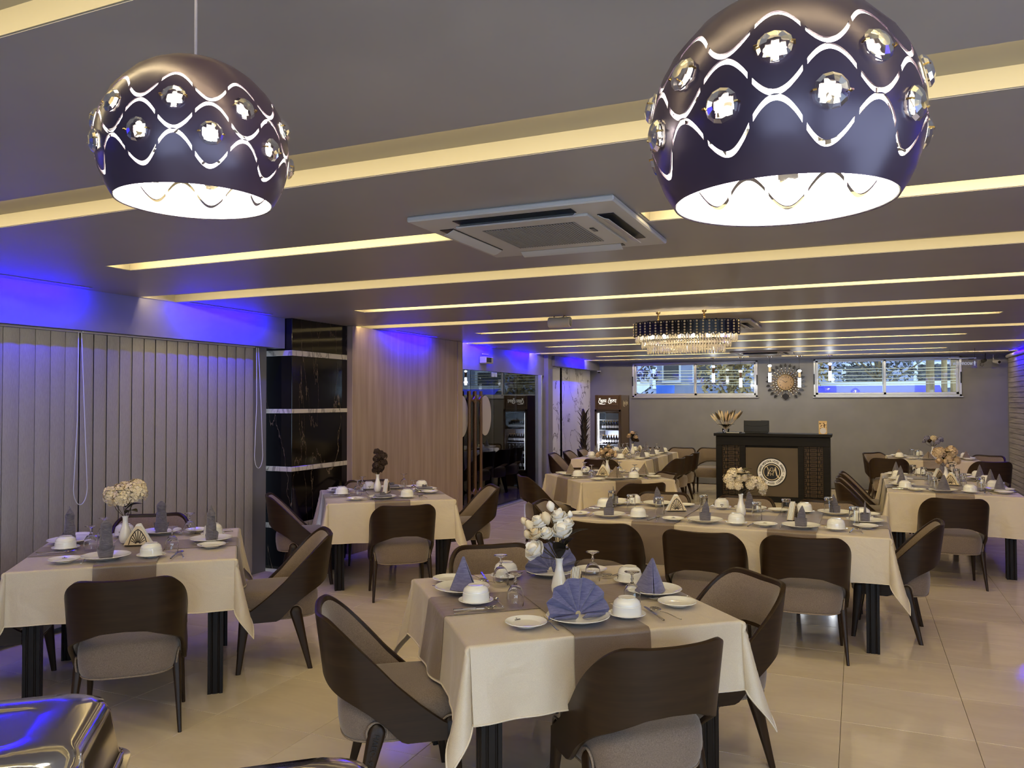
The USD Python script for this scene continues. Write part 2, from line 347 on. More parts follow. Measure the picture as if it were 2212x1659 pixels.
for k, (a, b, c, d) in enumerate(SLOTS):
    w = b - a; L = d - c
    t = thing('ceiling_strip_light', sl_names[k], 'ceiling light', ((c + d) / 2, (a + b) / 2, CEIL), group=None)
    mb = MB()
    mb.box((0, 0, .0625), (L - .002, w - .002, .005))
    for s in (-1, 1): mb.box((0, s * (w / 2 - .003), .031), (L - .002, .004, .058))
    for s in (-1, 1): mb.box((s * (L / 2 - .004), 0, .031), (.005, w - .012, .058))
    part(t, 'light_channel', mb, 'channel_paint', False)
    part(t, 'led_strip', MB().box((0, -w / 2 + .0095, .038), (L - .06, .006, .030), 0, .001).get(), 'white_plastic', False)
    r = UsdLux.RectLight.Define(stage, t.GetPath().AppendChild('led_glow'))
    r.CreateWidthAttr(L - .08); r.CreateHeightAttr(.026); r.CreateIntensityAttr(STRIP * (1.0 if w > .25 else 1.25)); r.CreateColorAttr(Gf.Vec3f(*WARM))
    r.AddTranslateOp().Set(Gf.Vec3d(0, -w / 2 + .0145, .036)); r.AddRotateXOp().Set(52.0)

# walls
def wall(name, boxes, m):
    mb = MB()
    for c, d in boxes: mb.box(c, d)
    return struct(name, mb, m, smooth=False)
wall('wall_left', [((-5.43, 1.4, 1.31), (.3, 9.36, 2.62))], 'wall_paint')
# back wall with its two window openings
W1, W2, WZ = (-4.28, -1.78), (-.763, 1.693), (1.715, 2.425)
bw = sg.box(-5.7, 0, 2.6, 2.62).difference(sg.box(W1[0], WZ[0], W1[1], WZ[1])).difference(sg.box(W2[0], WZ[0], W2[1], WZ[1]))
struct('wall_back', upright(prism(bw, .2), (0, YB + .2, 0)), 'wall_paint', smooth=False)
rw = sg.box(YF - .1, 0, YB + .1, 2.62).difference(sg.box(-2.7, .3, 1.5, 2.05))
struct('wall_right', upright(prism(rw, .2), (WR, 0, 0), '+x'), 'wall_paint', smooth=False)
# wall behind the camera with a wide glazed shop front
fr = sg.box(-5.7, 0, 2.6, 2.62).difference(sg.box(-.8, .25, 2.1, 2.3))
struct('wall_front', upright(prism(fr, .15), (0, YF, 0)), 'wall_paint', smooth=False)
# pelmets above the blinds and above the glass doors
wall('trim_1', [((WL - .06, 1.55, (2.164 + CEIL) / 2), (.12, 9.26, CEIL - 2.164 + .002))], 'pelmet_paint')
wall('trim_2', [((WL - .04, 11.36, (2.10 + CEIL) / 2), (.12, 3.62, CEIL - 2.10 + .002))], 'pelmet_paint')
# marble pillar with pale bands
p = sroom('pillar_1')
PX = -5.06
for z0, z1 in ((0, .40), (.45, .958), (1.006, 1.527), (1.570, 2.092), (2.146, CEIL)):
    part(p, 'black_marble_panel', MB().box(((-5.6 + PX) / 2, 6.19 + .455, (z0 + z1) / 2), (PX + 5.6, .91, z1 - z0 - .003), 0, .002).get(), 'marble_black', False)
for z0, z1 in ((.40, .45), (.958, 1.006), (1.527, 1.570), (2.092, 2.146)):
    part(p, 'pale_marble_band', MB().box(((-5.6 + PX) / 2 + .002, 6.19 + .455 - .002, (z0 + z1) / 2), (PX + 5.604, .914, z1 - z0 - .001), 0, .002).get(), 'marble_white', False, 'pale veined marble band')
# wallpapered pier
wp = sroom('wall_left_pier')
mbx = MB(); mbx.box(((-5.6 - 4.99) / 2, 7.1 + 1.29, CEIL / 2), (.61, 2.58, CEIL), 0, .004); part(wp, 'pier_core', mbx, 'wallpaper', False)
part(wp, 'edge_strip', MB().box((-4.985, 9.60, CEIL / 2), (.012, .14, CEIL - .004), 0, .002).get(), 'wallpaper', False)
# marble-ink mural wall, column and beam beyond the glass
wall('wall_left_mural', [((-5.35, 14.66, CEIL / 2), (.3, 2.68, CEIL))], 'mural_print')
wall('trim_3', [((WL + .02, 13.22, CEIL / 2), (.16, .22, CEIL))], 'pelmet_paint')
wall('trim_4', [((WL + .05, 14.65, 2.37), (.2, 2.7, .18))], 'wall_paint')
wall('trim_5', [((-1.4, YB - .06, 2.448), (7.6, .12, .024))], 'wall_paint')
wall('baseboard_back', [((-1.4, YB - .008, .05), (7.5, .016, .10))], 'wall_paint')
wall('baseboard_right', [((WR - .008, 6.4, .05), (.016, 19.0, .10))], 'wall_paint')

# windows in the back wall
def window(k, x0, x1, mx, nm):
    w = sroom('window_%d' % k); z0, z1 = WZ; y = YB
    o = MB()
    for c, d in ((((x0 + x1) / 2, y + .05, z0 + .02), (x1 - x0, .14, .04)), (((x0 + x1) / 2, y + .05, z1 - .015), (x1 - x0, .14, .03)), ((x0 + .02, y + .05, (z0 + z1) / 2), (.04, .14, z1 - z0)), ((x1 - .02, y + .05, (z0 + z1) / 2), (.04, .14, z1 - z0))): o.box(c, d, 0, .004)
    part(w, 'outer_frame', o, 'aluminium', False)
    part(w, 'inner_lip', MB().box(((x0 + x1) / 2, y - .012, z0 - .006), (x1 - x0 + .04, .05, .016), 0, .003).get(), 'aluminium', False)
    for s, (a, b, yy) in enumerate(((x0 + .04, mx + .03, y + .035), (mx - .03, x1 - .04, y + .075))):
        q = MB(); zz0, zz1 = z0 + .04, z1 - .03
        for c, d in ((((a + b) / 2, yy, zz0 + .02), (b - a, .03, .04)), (((a + b) / 2, yy, zz1 - .014), (b - a, .03, .028)), ((a + .02, yy, (zz0 + zz1) / 2), (.04, .03, zz1 - zz0)), ((b - .02, yy, (zz0 + zz1) / 2), (.04, .03, zz1 - zz0))): q.box(c, d, 0, .003)
        sa = part(w, 'sash', q, 'aluminium', False)
        part(sa, 'glass_pane', MB().box(((a + b) / 2, yy, (zz0 + zz1) / 2), (b - a - .07, .005, zz1 - zz0 - .06)).get(), 'window_glass', False)
    for hx in (x0 + .012, x1 - .012):
        part(w, 'sash_handle', MB().box((hx, y - .03, (z0 + z1) / 2 - .02), (.02, .02, .20), 0, .005).get(), 'black_plastic', False, 'black sash handle')
window(1, *W1, -3.0, '')
window(2, *W2, .45, '')

# glass doors on the left
gd = sroom('door_1')
GX = -5.13
def gpanel(a, b): return MB().box((GX, (a + b) / 2, 1.05), (.010, b - a - .008, 2.09), 0, .001)
for a, b in ((9.55, 10.20), (10.20, 11.00), (11.00, 11.90), (11.90, 12.84)):
    part(gd, 'glass_panel', gpanel(a, b), 'door_glass', False)
for y in (9.905, 10.68):
    ov = sg.Point(0, 0).buffer(1, 24); from shapely import affinity as AF
    ov = AF.scale(ov, .205, .298)
    part(gd, 'oval_panel', upright(prism(ov, .004), (GX + .008, y, 1.43), '+x'), 'frosted_white', label='pale frosted oval on the glass door')
for y in (10.05, 10.24, 10.43):
    mb = MB(); mb.tube([(GX + .06, y, .16), (GX + .06, y, 1.79)], .022, 12); part(gd, 'door_handle', mb, 'handle_wood', label='tall wooden pull handle bar')
br = MB()
for z in (1.66, .33):
    for a, b in ((10.05, 10.24), (10.24, 10.43)):
        br.tube([(GX + .06, a, z + .05), (GX + .055, a + .06, z), (GX + .055, b - .06, z), (GX + .06, b, z + .05)], .019, 8)
        br.tube([(GX + .06, a, z - .05), (GX + .055, a + .06, z), (GX + .055, b - .06, z), (GX + .06, b, z - .05)], .015, 8)
        br.cyl((GX + .055, (a + b) / 2, z), (GX, (a + b) / 2, z), .012)
part(gd, 'handle_bridge', br, 'handle_wood')
for y in (10.95, 11.05): part(gd, 'patch_fitting', MB().box((GX + .003, y, 2.05), (.03, .09, .07), 0, .004).get(), 'aluminium', False)
part(gd, 'floor_sill', MB().box((GX + .02, 11.2, .012), (.12, 3.3, .024), 0, .004).get(), 'aluminium', False)
part(gd, 'jamb', MB().box((GX + .03, 12.86, 1.05), (.07, .05, 2.10), 0, .004).get(), 'aluminium', False)
# the dim room behind the glass
wall('wall_far_room', [((-8.2, 11.5, 1.3), (.1, 5.0, 2.6)), ((-6.7, 9.0, 1.3), (3.0, .1, 2.6)), ((-6.7, 14.2, 1.3), (3.0, .1, 2.6)), ((-6.7, 11.5, 2.56), (3.0, 5.2, .08))], 'wall_paint')
wall('floor_far_room', [((-6.6, 11.5, -.03), (3.1, 5.2, .06))], 'grout')
cb = thing('serving_counter', 'long dark serving counter with a pale band in the dim room behind the glass doors', 'counter', (-6.9, 11.9, 0))
part(cb, 'body', MB().box((0, 0, .40), (.6, 2.6, .80), 0, .01).get(), 'espresso', False)
part(cb, 'pale_band', MB().box((.31, .35, .98), (.03, 1.9, .22), 0, .005).get(), 'frosted_white', False)
part(cb, 'counter_top', MB().box((0, 0, .84), (.66, 2.7, .05), 0, .008).get(), 'espresso', False)
spk = thing('wall_speaker', 'small boxy wall device on the blue pelmet above the glass doors', 'speaker', (WL + .03, 10.6, 2.255))
part(spk, 'case', MB().box((.05, 0, 0), (.11, .26, .10), 0, .01).get(), 'white_plastic'); part(spk, 'front_grille', MB().box((.108, -.03, 0), (.008, .15, .07), 0, .002).get(), 'dark_metal')
part(spk, 'bracket', MB().box((.02, .02, .09), (.02, .20, .02), 0, .004).get(), 'white_plastic')

# vertical blinds
def blind(name, label, y0, y1, pitch, twist, chain_y, cz, gap=None):
    t = thing(name, label, 'blind', (-5.20, 0, 0))
    part(t, 'head_rail', MB().box((0, (y0 + y1) / 2, 2.154), (.05, y1 - y0, .016), 0, .004).get(), 'aluminium', False)
    n = int(round((y1 - y0) / pitch)); rr = random.Random(int(y0 * 100))
    for k in range(n):
        y = y0 + (k + .5) * pitch
        P = []
        for s in np.linspace(-.5, .5, 7):
            xx, yy = .0035 * (1 - (2 * s) ** 2), s * (pitch * .985)
            a = math.radians(twist + rr.uniform(-.8, .8)); P.append([(xx * math.cos(a) - yy * math.sin(a), y + xx * math.sin(a) + yy * math.cos(a), z) for z in (.045, 2.145)])
        part(t, 'slat', solidify(*grid(P), .0012), 'blind_fabric', 30)
        
    z0 = cz; a = []
    for s in np.linspace(0, 1, 25):
        an = PI * s; a.append((.05, chain_y + .055 * math.cos(an), z0 + .12 - .12 * math.sin(an)))
    pts = [(.03, chain_y + .012, 2.15), (.05, chain_y + .03, z0 + .6)] + a + [(.05, chain_y - .03, z0 + .6), (.03, chain_y - .012, 2.15)]
    part(t, 'pull_chain', MB().tube(pts, .0035, 6), 'blind_chain', label='white looped pull chain')
blind('vertical_blind', 'left vertical blind with nearly closed grey slats, beside the nearest left table', 2.2, 4.00, .1125, 1, 3.98, .90)
blind('vertical_blind', 'right vertical blind of slightly open grey slats reaching the marble pillar', 4.005, 5.81, .1128, 3, 5.83, 1.02)
tz = thing('zebra_blind', 'striped roller blind on the far right wall', 'blind', (0, 0, 0))
part(tz, 'roller', MB().cyl((WR - .04, 13.4, 2.40), (WR - .04, 15.8, 2.40), .03), 'white_plastic'); 
for k in range(26): part(tz, 'slat', MB().box((WR - .025, 14.6, .2 + k * .085), (.008, 2.4, .078), 0, .002).get(), 'zebra_blind', False)

# blue LED wall washers along the ceiling of both side walls
BL = [(-1.4, ''), (.95, ''), (3.45, ''), (5.35, ''), (8.28, ''), (10.35, ''), (12.2, ''), (14.55, '')]
bn = {-1.4: 'behind the camera', .95: 'beside the camera', 3.45: 'above the left vertical blind', 5.35: 'above the right vertical blind', 8.28: 'above the beige wallpapered pier', 10.35: 'above the near glass door', 12.2: 'above the far glass panels', 14.55: 'above the ink mural wall'}
for side in (-1, 1):
    for bl_n, (y, _) in enumerate(BL):
        x = ({8.28: -4.99, 14.55: -4.98}.get(y, WL)) + .13 if side < 0 else WR - .13
        t = thing('blue_wall_washer', 'slim blue LED washer under the ceiling, %s wall, %s' % ('left' if side < 0 else 'right', bn[y] if side < 0 else ORD[7 - bl_n] + ' from the far end'), 'light', (x, y, CEIL), 0 if side < 0 else 180)
        part(t, 'housing', MB().box((.0, 0, -.002), (.03, .98, .004), 0, .001).get(), 'pelmet_paint', False)
        r = UsdLux.RectLight.Define(stage, t.GetPath().AppendChild('blue_glow'))
        r.CreateWidthAttr(.95); r.CreateHeightAttr(.014); r.CreateIntensityAttr(BLUE * (1.0 if side < 0 else .9)); r.CreateColorAttr(Gf.Vec3f(.012, .0, 1.0))
        r.AddTranslateOp().Set(Gf.Vec3d(0, 0, -.0105)); r.AddRotateZOp().Set(90.0); r.AddRotateXOp().Set(48.0)
# ------------------------------------------------------------------ dining chair (sitter faces +y, back at -y)
def upath(n):
    side = [(.245 + .010 * (t), .185 - .265 * t) for t in np.linspace(0, 1, 30)]
    arc = [(.255 * math.cos(a) ** (2 / 2.7), -.08 - .195 * math.sin(a) ** (2 / 2.7)) for a in np.linspace(0.02, PI / 2, 60)]
    half = np.array(side + arc); full = np.vstack([half, (half * [-1, 1])[::-1][1:]])
    L = np.r_[0, np.cumsum(np.linalg.norm(np.diff(full, axis=0), axis=1))]
    s = np.linspace(0, L[-1], n); return np.stack([np.interp(s, L, full[:, 0]), np.interp(s, L, full[:, 1])], 1), s - L[-1] / 2, L[-1] / 2
def smooth(x, a, b):
    t = np.clip((x - a) / (b - a), 0, 1); return t * t * (3 - 2 * t)
def chair_edges(l):
    l = np.abs(l)
    top = np.interp(l, [0, .10, .17, .205, .24, .275, .345, .434, .524, .58, .64], [.790, .793, .797, .792, .768, .733, .645, .538, .455, .410, .366])
    bot = np.interp(l, [0, .10, .17, .22, .27, .33, .40, .44, .465, .64], [.549, .543, .518, .498, .475, .435, .380, .335, .308, .306])
    return top, bot
def chair_surface(off, m, lo, hi, nu, nv):
    pl, l, Lh = upath(nu * 4 + 1)
    keep = np.linspace(0, len(l) - 1, nu).round().astype(int)
    d = np.gradient(pl, axis=0); nrm = np.stack([-d[:, 1], d[:, 0]], 1); nrm /= np.linalg.norm(nrm, axis=1, keepdims=True)
    nrm *= np.sign((nrm * (pl - [0, .02])).sum(1))[:, None]
    top, bot = chair_edges(l); k = np.ones(9) / 9
    top = np.convolve(np.pad(top, 4, 'edge'), k, 'valid'); bot = np.convolve(np.pad(bot, 4, 'edge'), k, 'valid')
    P = []
    for i in keep:
        row = []
        if m and abs(l[i]) > Lh - .05: pass
        z0, z1 = bot[i] + m, top[i] - m
        if z1 < z0 + .004: z0 = z1 = (z0 + z1) / 2; z1 += .004
        for v in np.linspace(0, 1, nv):
            z = z0 + (z1 - z0) * v
            lean = max(0, z - .46) * .13 * max(0, -pl[i, 1] / .275) ** 1.0
            fl = .02 * max(0, z - .46) / .34
            q = pl[i] + nrm[i] * (off + fl * abs(nrm[i, 0])); bulge = 0
            if m: q = q - nrm[i] * .018 * (1 - (2 * v - 1) ** 4) * (1 - min(1, abs(l[i]) / Lh) ** 6)
            row.append((q[0], q[1] - lean, z))
        P.append(row)
    return np.array(P), l[keep], Lh
def build_chair():
    c = proto('dining_chair')
    P, l, Lh = chair_surface(.010, 0, 0, 1, 73, 7)
    # round over the rim: outer face, rim, inner face
    Q, _, _ = chair_surface(-.012, 0, 0, 1, 73, 7)
    ring = np.concatenate([P, Q[:, ::-1]], 1)
    mid = (ring[:, 0] + ring[:, -1]) / 2; ztop = (P[:, -1] + Q[:, -1]) / 2 + [0, 0, .006]; zbot = (P[:, 0] + Q[:, 0]) / 2 - [0, 0, .005]
    full = np.concatenate([P, ztop[:, None], Q[:, ::-1], zbot[:, None]], 1)
    v, f = grid(full, cv=True)
    n = full.shape[1]; N = len(v); v = np.vstack([v, full[0].mean(0), full[-1].mean(0)])
    L = (len(full) - 1) * n
    f = np.vstack([f, [[N, (k + 1) % n, k] for k in range(n)], [[N + 1, L + k, L + (k + 1) % n] for k in range(n)]])
    part(c, 'back_shell', (v, f), 'walnut', 40)
    C, l2, _ = chair_surface(-.012, .020, 0, 1, 73, 7)
    sel = np.abs(l2) < Lh - .06
    v, f = solidify(*grid(C[sel]), -.004)
    part(c, 'back_cushion', (v, f), 'seat_fabric', 50)
    e = 3.4; th = np.linspace(0, 2 * PI, 57)[:-1]
    px = np.sign(np.cos(th)) * np.abs(np.cos(th)) ** (2 / e); py = np.sign(np.sin(th)) * np.abs(np.sin(th)) ** (2 / e)
    prof = [(.0, .306), (.88, .304), (.94, .310), (.972, .330), (.992, .365), (.998, .400), (.992, .432), (.965, .457), (.90, .473), (.75, .481), (.4, .487), (.0, .489)]
    S = np.array([[(.232 * r * x, .02 + .256 * r * y, z) for x, y in zip(px, py)] for r, z in prof])
    part(c, 'seat', grid(S, cv=True, flip=True), 'seat_fabric', 50)
    legs = ((.214, .205, .232, .245), (-.214, .205, -.232, .245), (.222, -.088, .246, -.175), (-.222, -.088, -.246, -.175))
    pip = MB()
    pip.tube([(.232 * .945 * x, .02 + .256 * .945 * y, .309) for x, y in zip(px, py)] + [(.232 * .945 * px[0], .02 + .256 * .945 * py[0], .309)], .0042, 6)
    for x0, y0, x1, y1 in legs:
        zs = np.array([0, .10, .20, .28, .325, .350, .368, .380, .386]); ra = np.array([.0145, .0195, .0255, .0315, .0350, .0340, .0265, .0150, .003])
        t = (zs / .35).clip(0, 1); R = []
        for z, r, k in zip(zs, ra, t):
            cx, cy = x1 + (x0 - x1) * k, y1 + (y0 - y1) * k
            R.append([(cx + .62 * r * math.copysign(abs(math.cos(a)) ** .6, math.cos(a)), cy + r * math.copysign(abs(math.sin(a)) ** .6, math.sin(a)), z) for a in np.linspace(0, 2 * PI, 17)[:-1]])
        R = np.array(R); b0 = R[:1].mean(1, keepdims=True) + 0 * R[:1]; R = np.concatenate([b0, R])
        part(c, 'leg', grid(R, cv=True, flip=True), 'walnut_leg', 40)
        s = math.copysign(1, x0)
        pip.tube([(s * (.2325 - .006 * (1 - math.sin(a)) - (.008 if y0 > 0 else 0)), y0 + .0405 * math.cos(a), .347 + .044 * math.sin(a)) for a in np.linspace(-.5, PI + .5, 17)], .0046, 6)
    part(c, 'seat_piping', pip, 'seat_piping', 50)
    return c
CHAIR = build_chair()

# ------------------------------------------------------------------ tables, cloths, runners
TT = .765   # height of the cloth
TABLES = {  # centre, angle, length, depth, name of the table
    'near': (-1.2255, 3.333, 40.5, 1.11, 1.11, 'near centre table'),
    'left': (-3.995, 3.485, 42.0, 1.11, 1.11, 'near left table'),
    'pier': (-4.106, 6.364, 40.0, 1.10, 1.10, 'pier table'),
    'mid': (-2.679, 8.88, 41.0, 1.10, 1.10, 'middle table'),
    'long': (-.93, 6.14, -.5, 2.22, 1.08, 'long centre table'),
    'fridge': (-3.43, 12.5, 0.0, 1.12, 2.2, 'fridge table'),
    'right': (.82, 9.48, 0.0, 1.11, 2.15, 'long right table'),
    'corner': (1.02, 13.53, 0.0, 1.2, 1.1, 'far corner table')}
def hsh(a, b=0, c=0): 
    return float(meshkit.noise(np.array([[a, b, c]]), 7)[0]) * 2 - 1
def drape(s, t, L, D, lift, seed, over):
    """cloth coordinates (s, t) -> a point of the cloth hung over a table of L x D"""
    hx, hy = L / 2, D / 2; px, py = min(max(s, -hx), hx), min(max(t, -hy), hy); ox, oy = s - px, t - py
    r = .012
    if ox == 0 and oy == 0:
        return (s, t, TT + lift)
    def hang(d): # rounded edge, then down with a slight flare
        if d < r * PI / 2: a = d / r; return r * math.sin(a), -r * (1 - math.cos(a))
        k = d - r * PI / 2; return r + .10 * k + .12 * k * k, -r - k * .988
    if ox and oy:
        d = math.hypot(ox, oy); phi = math.atan2(abs(oy), abs(ox)); w = math.sin(2 * phi)
        o, z = hang(d)
        q = smooth(phi, 0, PI / 2); ux, uy = math.cos(q * PI / 2), math.sin(q * PI / 2)
        fl = 1 + 1.15 * w ** 2
        z *= (1 + .10 * w)
        return (px + math.copysign(1, ox) * (o * fl * ux + lift * ux), py + math.copysign(1, oy) * (o * fl * uy + lift * uy), TT + z)
    d = abs(ox) + abs(oy); o, z = hang(d); k = (d / over)
    al = py if ox else px; side = math.copysign(1, ox or oy)
    H = (hy if ox else hx); edge = smooth(abs(al) / H, .55, 1.0)
    wav = .018 * k * math.sin(al * 9 + seed * 3 + side * (1 if ox else 2)) + .012 * k * math.sin(al * 21 + seed * 5 + (2 if ox else 0)) * (1 - edge)
    o2 = o * (1 - .25 * (1 - edge)) + max(wav, -.012) + lift
    return (px + side * o2, py, TT + z) if ox else (px, py + side * o2, TT + z)
def cloth_mesh(L, D, over, seed, smin, smax, tmin, tmax, lift):
    def coords(lo, hi, H, over):
        a = [x for x in np.r_[np.linspace(-H - over, -H - .02, 13), np.linspace(-H - .018, -H, 5), np.linspace(-H, H, 42)[1:-1], np.linspace(H, H + .018, 5), np.linspace(H + .02, H + over, 13)] if lo < x < hi]
        return np.array([lo] + a + [hi])
    S, T = coords(smin, smax, L / 2, over), coords(tmin, tmax, D / 2, over)
    return np.array([[drape(s, t, L, D, lift, seed, over) for t in T] for s in S])
def table(key, over=.265, runs=((0,), True), legs=True):
    cx, cy, ang, L, D, nm = TABLES[key]; sd = len(key) + cx
    t = thing('dining_table', ('dark wood square dining table standing under the cloth of the ' if L < 1.5 and D < 1.5 else 'dark wood long dining table standing under the cloth of the ') + nm, 'table', (cx, cy, 0), ang)
    part(t, 'table_top', MB().box((0, 0, TT - .024), (L - .012, D - .012, .036), 0, .006).get(), 'espresso', False)
    ap = MB()
    for s in (-1, 1): ap.box((0, s * (D / 2 - .10), TT - .078), (L - .2, .022, .07)); ap.box((s * (L / 2 - .10), 0, TT - .078), (.022, D - .2, .07))
    part(t, 'apron', ap, 'espresso', False)
    xs = [-(L / 2 - .10), L / 2 - .10]; ys = [-(D / 2 - .10), D / 2 - .10]
    for x in xs:
        for y in ys:
            q = sg.box(-.04, -.04, .04, .04)
            for s in (-1, 1):
                for o in (-.018, .018): q = q.difference(sg.Point(o, s * .041).buffer(.006, 3)).difference(sg.Point(s * .041, o).buffer(.006, 3))
            part(t, 'leg', (lambda m: (m[0] + [x, y, 0], m[1]))(prism(q, TT - .043)), 'espresso', False)
    Lx, Ly = L / 2 + over, D / 2 + over
    P = cloth_mesh(L, D, over, sd, -Lx, Lx, -Ly, Ly, 0)
    x = thing('tablecloth', 'champagne satin tablecloth draped over the ' + nm, 'tablecloth', (cx, cy, 0), ang)
    v, f = grid(P); part(x, 'cloth', solidify(v, f, .0016), 'tablecloth', 60)
    bd = np.concatenate([P[:, 0], P[-1, 1:], P[::-1, -1][1:], P[0, ::-1][1:]])
    part(x, 'hem', MB().tube(bd, .0036, 6), 'hem_cream', 60, 'pale stitched hem')
    hw = .155
    lng = 'x' if L >= D else 'y'
    # the tan runner lies first, lengthwise; the brown runners cross over it
    if runs[1]:
        r0 = thing('table_runner', 'tan satin runner laid lengthwise under the crossing runner on the ' + nm, 'table runner', (cx, cy, 0), ang)
        if lng == 'x': Q = cloth_mesh(L, D, over, sd, -Lx + .01, Lx - .01, -.16, .16, .0035)
        else: Q = cloth_mesh(L, D, over, sd, -.16, .16, -Ly + .01, Ly - .01, .0035)
        part(r0, 'runner', solidify(*grid(Q), .0015), 'runner_tan', 60)
    for k, c in enumerate(runs[0]):
        one = len(runs[0]) == 1
        r1 = thing('table_runner', ('dark brown satin runner crossing the ' + nm + ' from front to back') if one else 'dark brown satin runner crossing the %s, %s of %s' % (nm, ['left one', 'right one'][k] if lng == 'x' else ['nearer one', 'farther one'][k], 'two'), 'table runner', (cx, cy, 0), ang)
        if lng == 'x': Q = cloth_mesh(L, D, over, sd, c - hw, c + hw, -Ly + .008, Ly - .008, .0072)
        else: Q = cloth_mesh(L, D, over, sd, -Lx + .008, Lx - .008, c - hw, c + hw, .0072)
        part(r1, 'runner', solidify(*grid(Q), .0015), 'runner_brown', 60)
table('near', .275); table('left', .285); table('pier', .35); table('mid', .29)
table('long', .30, ((-.42, .52), True)); table('fridge', .34, ((-.5, .55), True)); table('right', .38, ((-.55, .5), True)); table('corner', .34, ((0,), True))

# chairs: back position, facing angle, label
CH = [
 (-.605, 2.755, 134, 'chair from behind in the foreground, at the front of the near centre table'), (-2.025, 2.695, 37, None), (-.45, 3.99, 222, 'chair at the right of the near centre table, upholstered inside facing the camera'),
 (-1.98, 4.21, 308, 'chair at the back of the near centre table, behind the white flowers'),
 (-3.22, 2.72, 132, 'chair from behind at the front of the near left table'), (-3.19, 4.24, 222, 'chair seen from the side at the right of the near left table'),
 (-4.87, 4.37, 312, 'chair at the back of the near left table, against the blinds'), (-4.76, 2.80, 42, 'chair at the left of the near left table, cut by the left edge'),
 (-3.38, 5.55, 130, 'chair from behind at the front of the pier table'), (-4.90, 5.70, 41, None),
 (-3.34, 7.16, 217, 'chair at the right of the pier table, in front of the glass doors'), (-4.84, 7.16, 310, 'chair at the back of the pier table, against the pier'),
 (-3.50, 8.29, 38, 'chair at the left of the middle table, in front of the far glass panels'), (-2.0, 8.0, 131, 'chair from behind at the front of the middle table'),
 (-2.06, 9.30, 221, 'chair at the right of the middle table'), (-3.2, 9.55, 311, 'chair at the back of the middle table'),
 (-2.47, 6.22, 8, 'chair at the left end of the long centre table'), (-1.66, 5.28, 91, 'chair from behind, left of three at the front of the long centre table'),
 (-.95, 5.18, 88, 'chair from behind, middle of three at the front of the long centre table'), (-.31, 5.22, 94, 'chair from behind, right of three at the front of the long centre table'),
 (-1.65, 7.28, 268, 'chair left of three along the far side of the long centre table'), (-.92, 7.25, 270, 'chair middle of three along the far side of the long centre table'),
 (-.24, 7.20, 272, 'chair right of three along the far side of the long centre table'), (.50, 6.22, 176, 'chair at the right end of the long centre table'),
 (.77, 7.76, 95, 'chair from behind at the front end of the long right table'), (-.19, 8.92, 4, 'nearest of three chairs in a row at the left of the long right table'),
 (-.19, 9.48, 2, 'middle of three chairs in a row at the left of the long right table'), (-.17, 10.08, 0, 'farthest of three chairs in a row at the left of the long right table'),
 (.82, 11.02, 270, 'chair at the far end of the long right table, behind the beige flowers'),
 (.40, 12.78, 84, 'chair from behind at the front left of the far corner table'), (.20, 14.15, 318, 'chair at the back left of the far corner table, against the back wall'),
 (1.70, 12.62, 100, 'chair from behind at the front right of the far corner table'), (1.84, 14.05, 240, 'chair at the back right of the far corner table'),
 (-4.56, 12.02, 6, 'nearest of three chairs in a row at the left of the fridge table'), (-4.55, 12.70, 4, 'middle of three chairs in a row at the left of the fridge table'),
 (-4.52, 13.36, 2, 'farthest of three chairs in a row at the left of the fridge table'), (-2.42, 11.72, 172, 'nearest of three chairs in a row at the right of the fridge table'),
 (-2.42, 12.40, 176, 'middle of three chairs in a row at the right of the fridge table'), (-2.44, 13.06, 178, 'farthest of three chairs in a row at the right of the fridge table'),
 (-3.45, 11.02, 90, 'chair from behind at the front end of the fridge table'), (-3.52, 14.32, 270, 'chair at the back end of the fridge table, left of two'),
 (-2.92, 14.42, 262, 'chair standing against the back wall, right of the back end of the fridge table'), (-2.42, 14.55, 268, 'chair against the back wall immediately left of the dark counter')]
special = {1: ('chair at the left of the near centre table with HAEC-95 handwritten on its leg', 'HAEC-95'), 9: ('chair at the left of the pier table with HAEC-48 handwritten on its leg', 'HAEC-48')}
for k, (bx, by, fa, lab) in enumerate(CH):
    a = math.radians(fa); x, y = bx + .285 * math.cos(a), by + .285 * math.sin(a)
    o = copy(CHAIR, 'dining_chair', 'walnut ' + (lab or special[k][0]), 'chair', (x, y, 0), fa - 90, 'curved walnut dining chairs', inst=k not in special)
    if k in special:
        m, w = text(special[k][1], .021, .0012)
        # along the outer face of the rear right leg, reading downwards
        d = np.array([.024, -.087, -.35]); d /= np.linalg.norm(d); nx = np.array([1, 0, .069]); nx /= np.linalg.norm(nx); up = np.cross(nx, d)
        part(o, 'handwritten_code', orient(m, d, up, nx, (.2512, -.1045, .283)), 'logo_black', False)
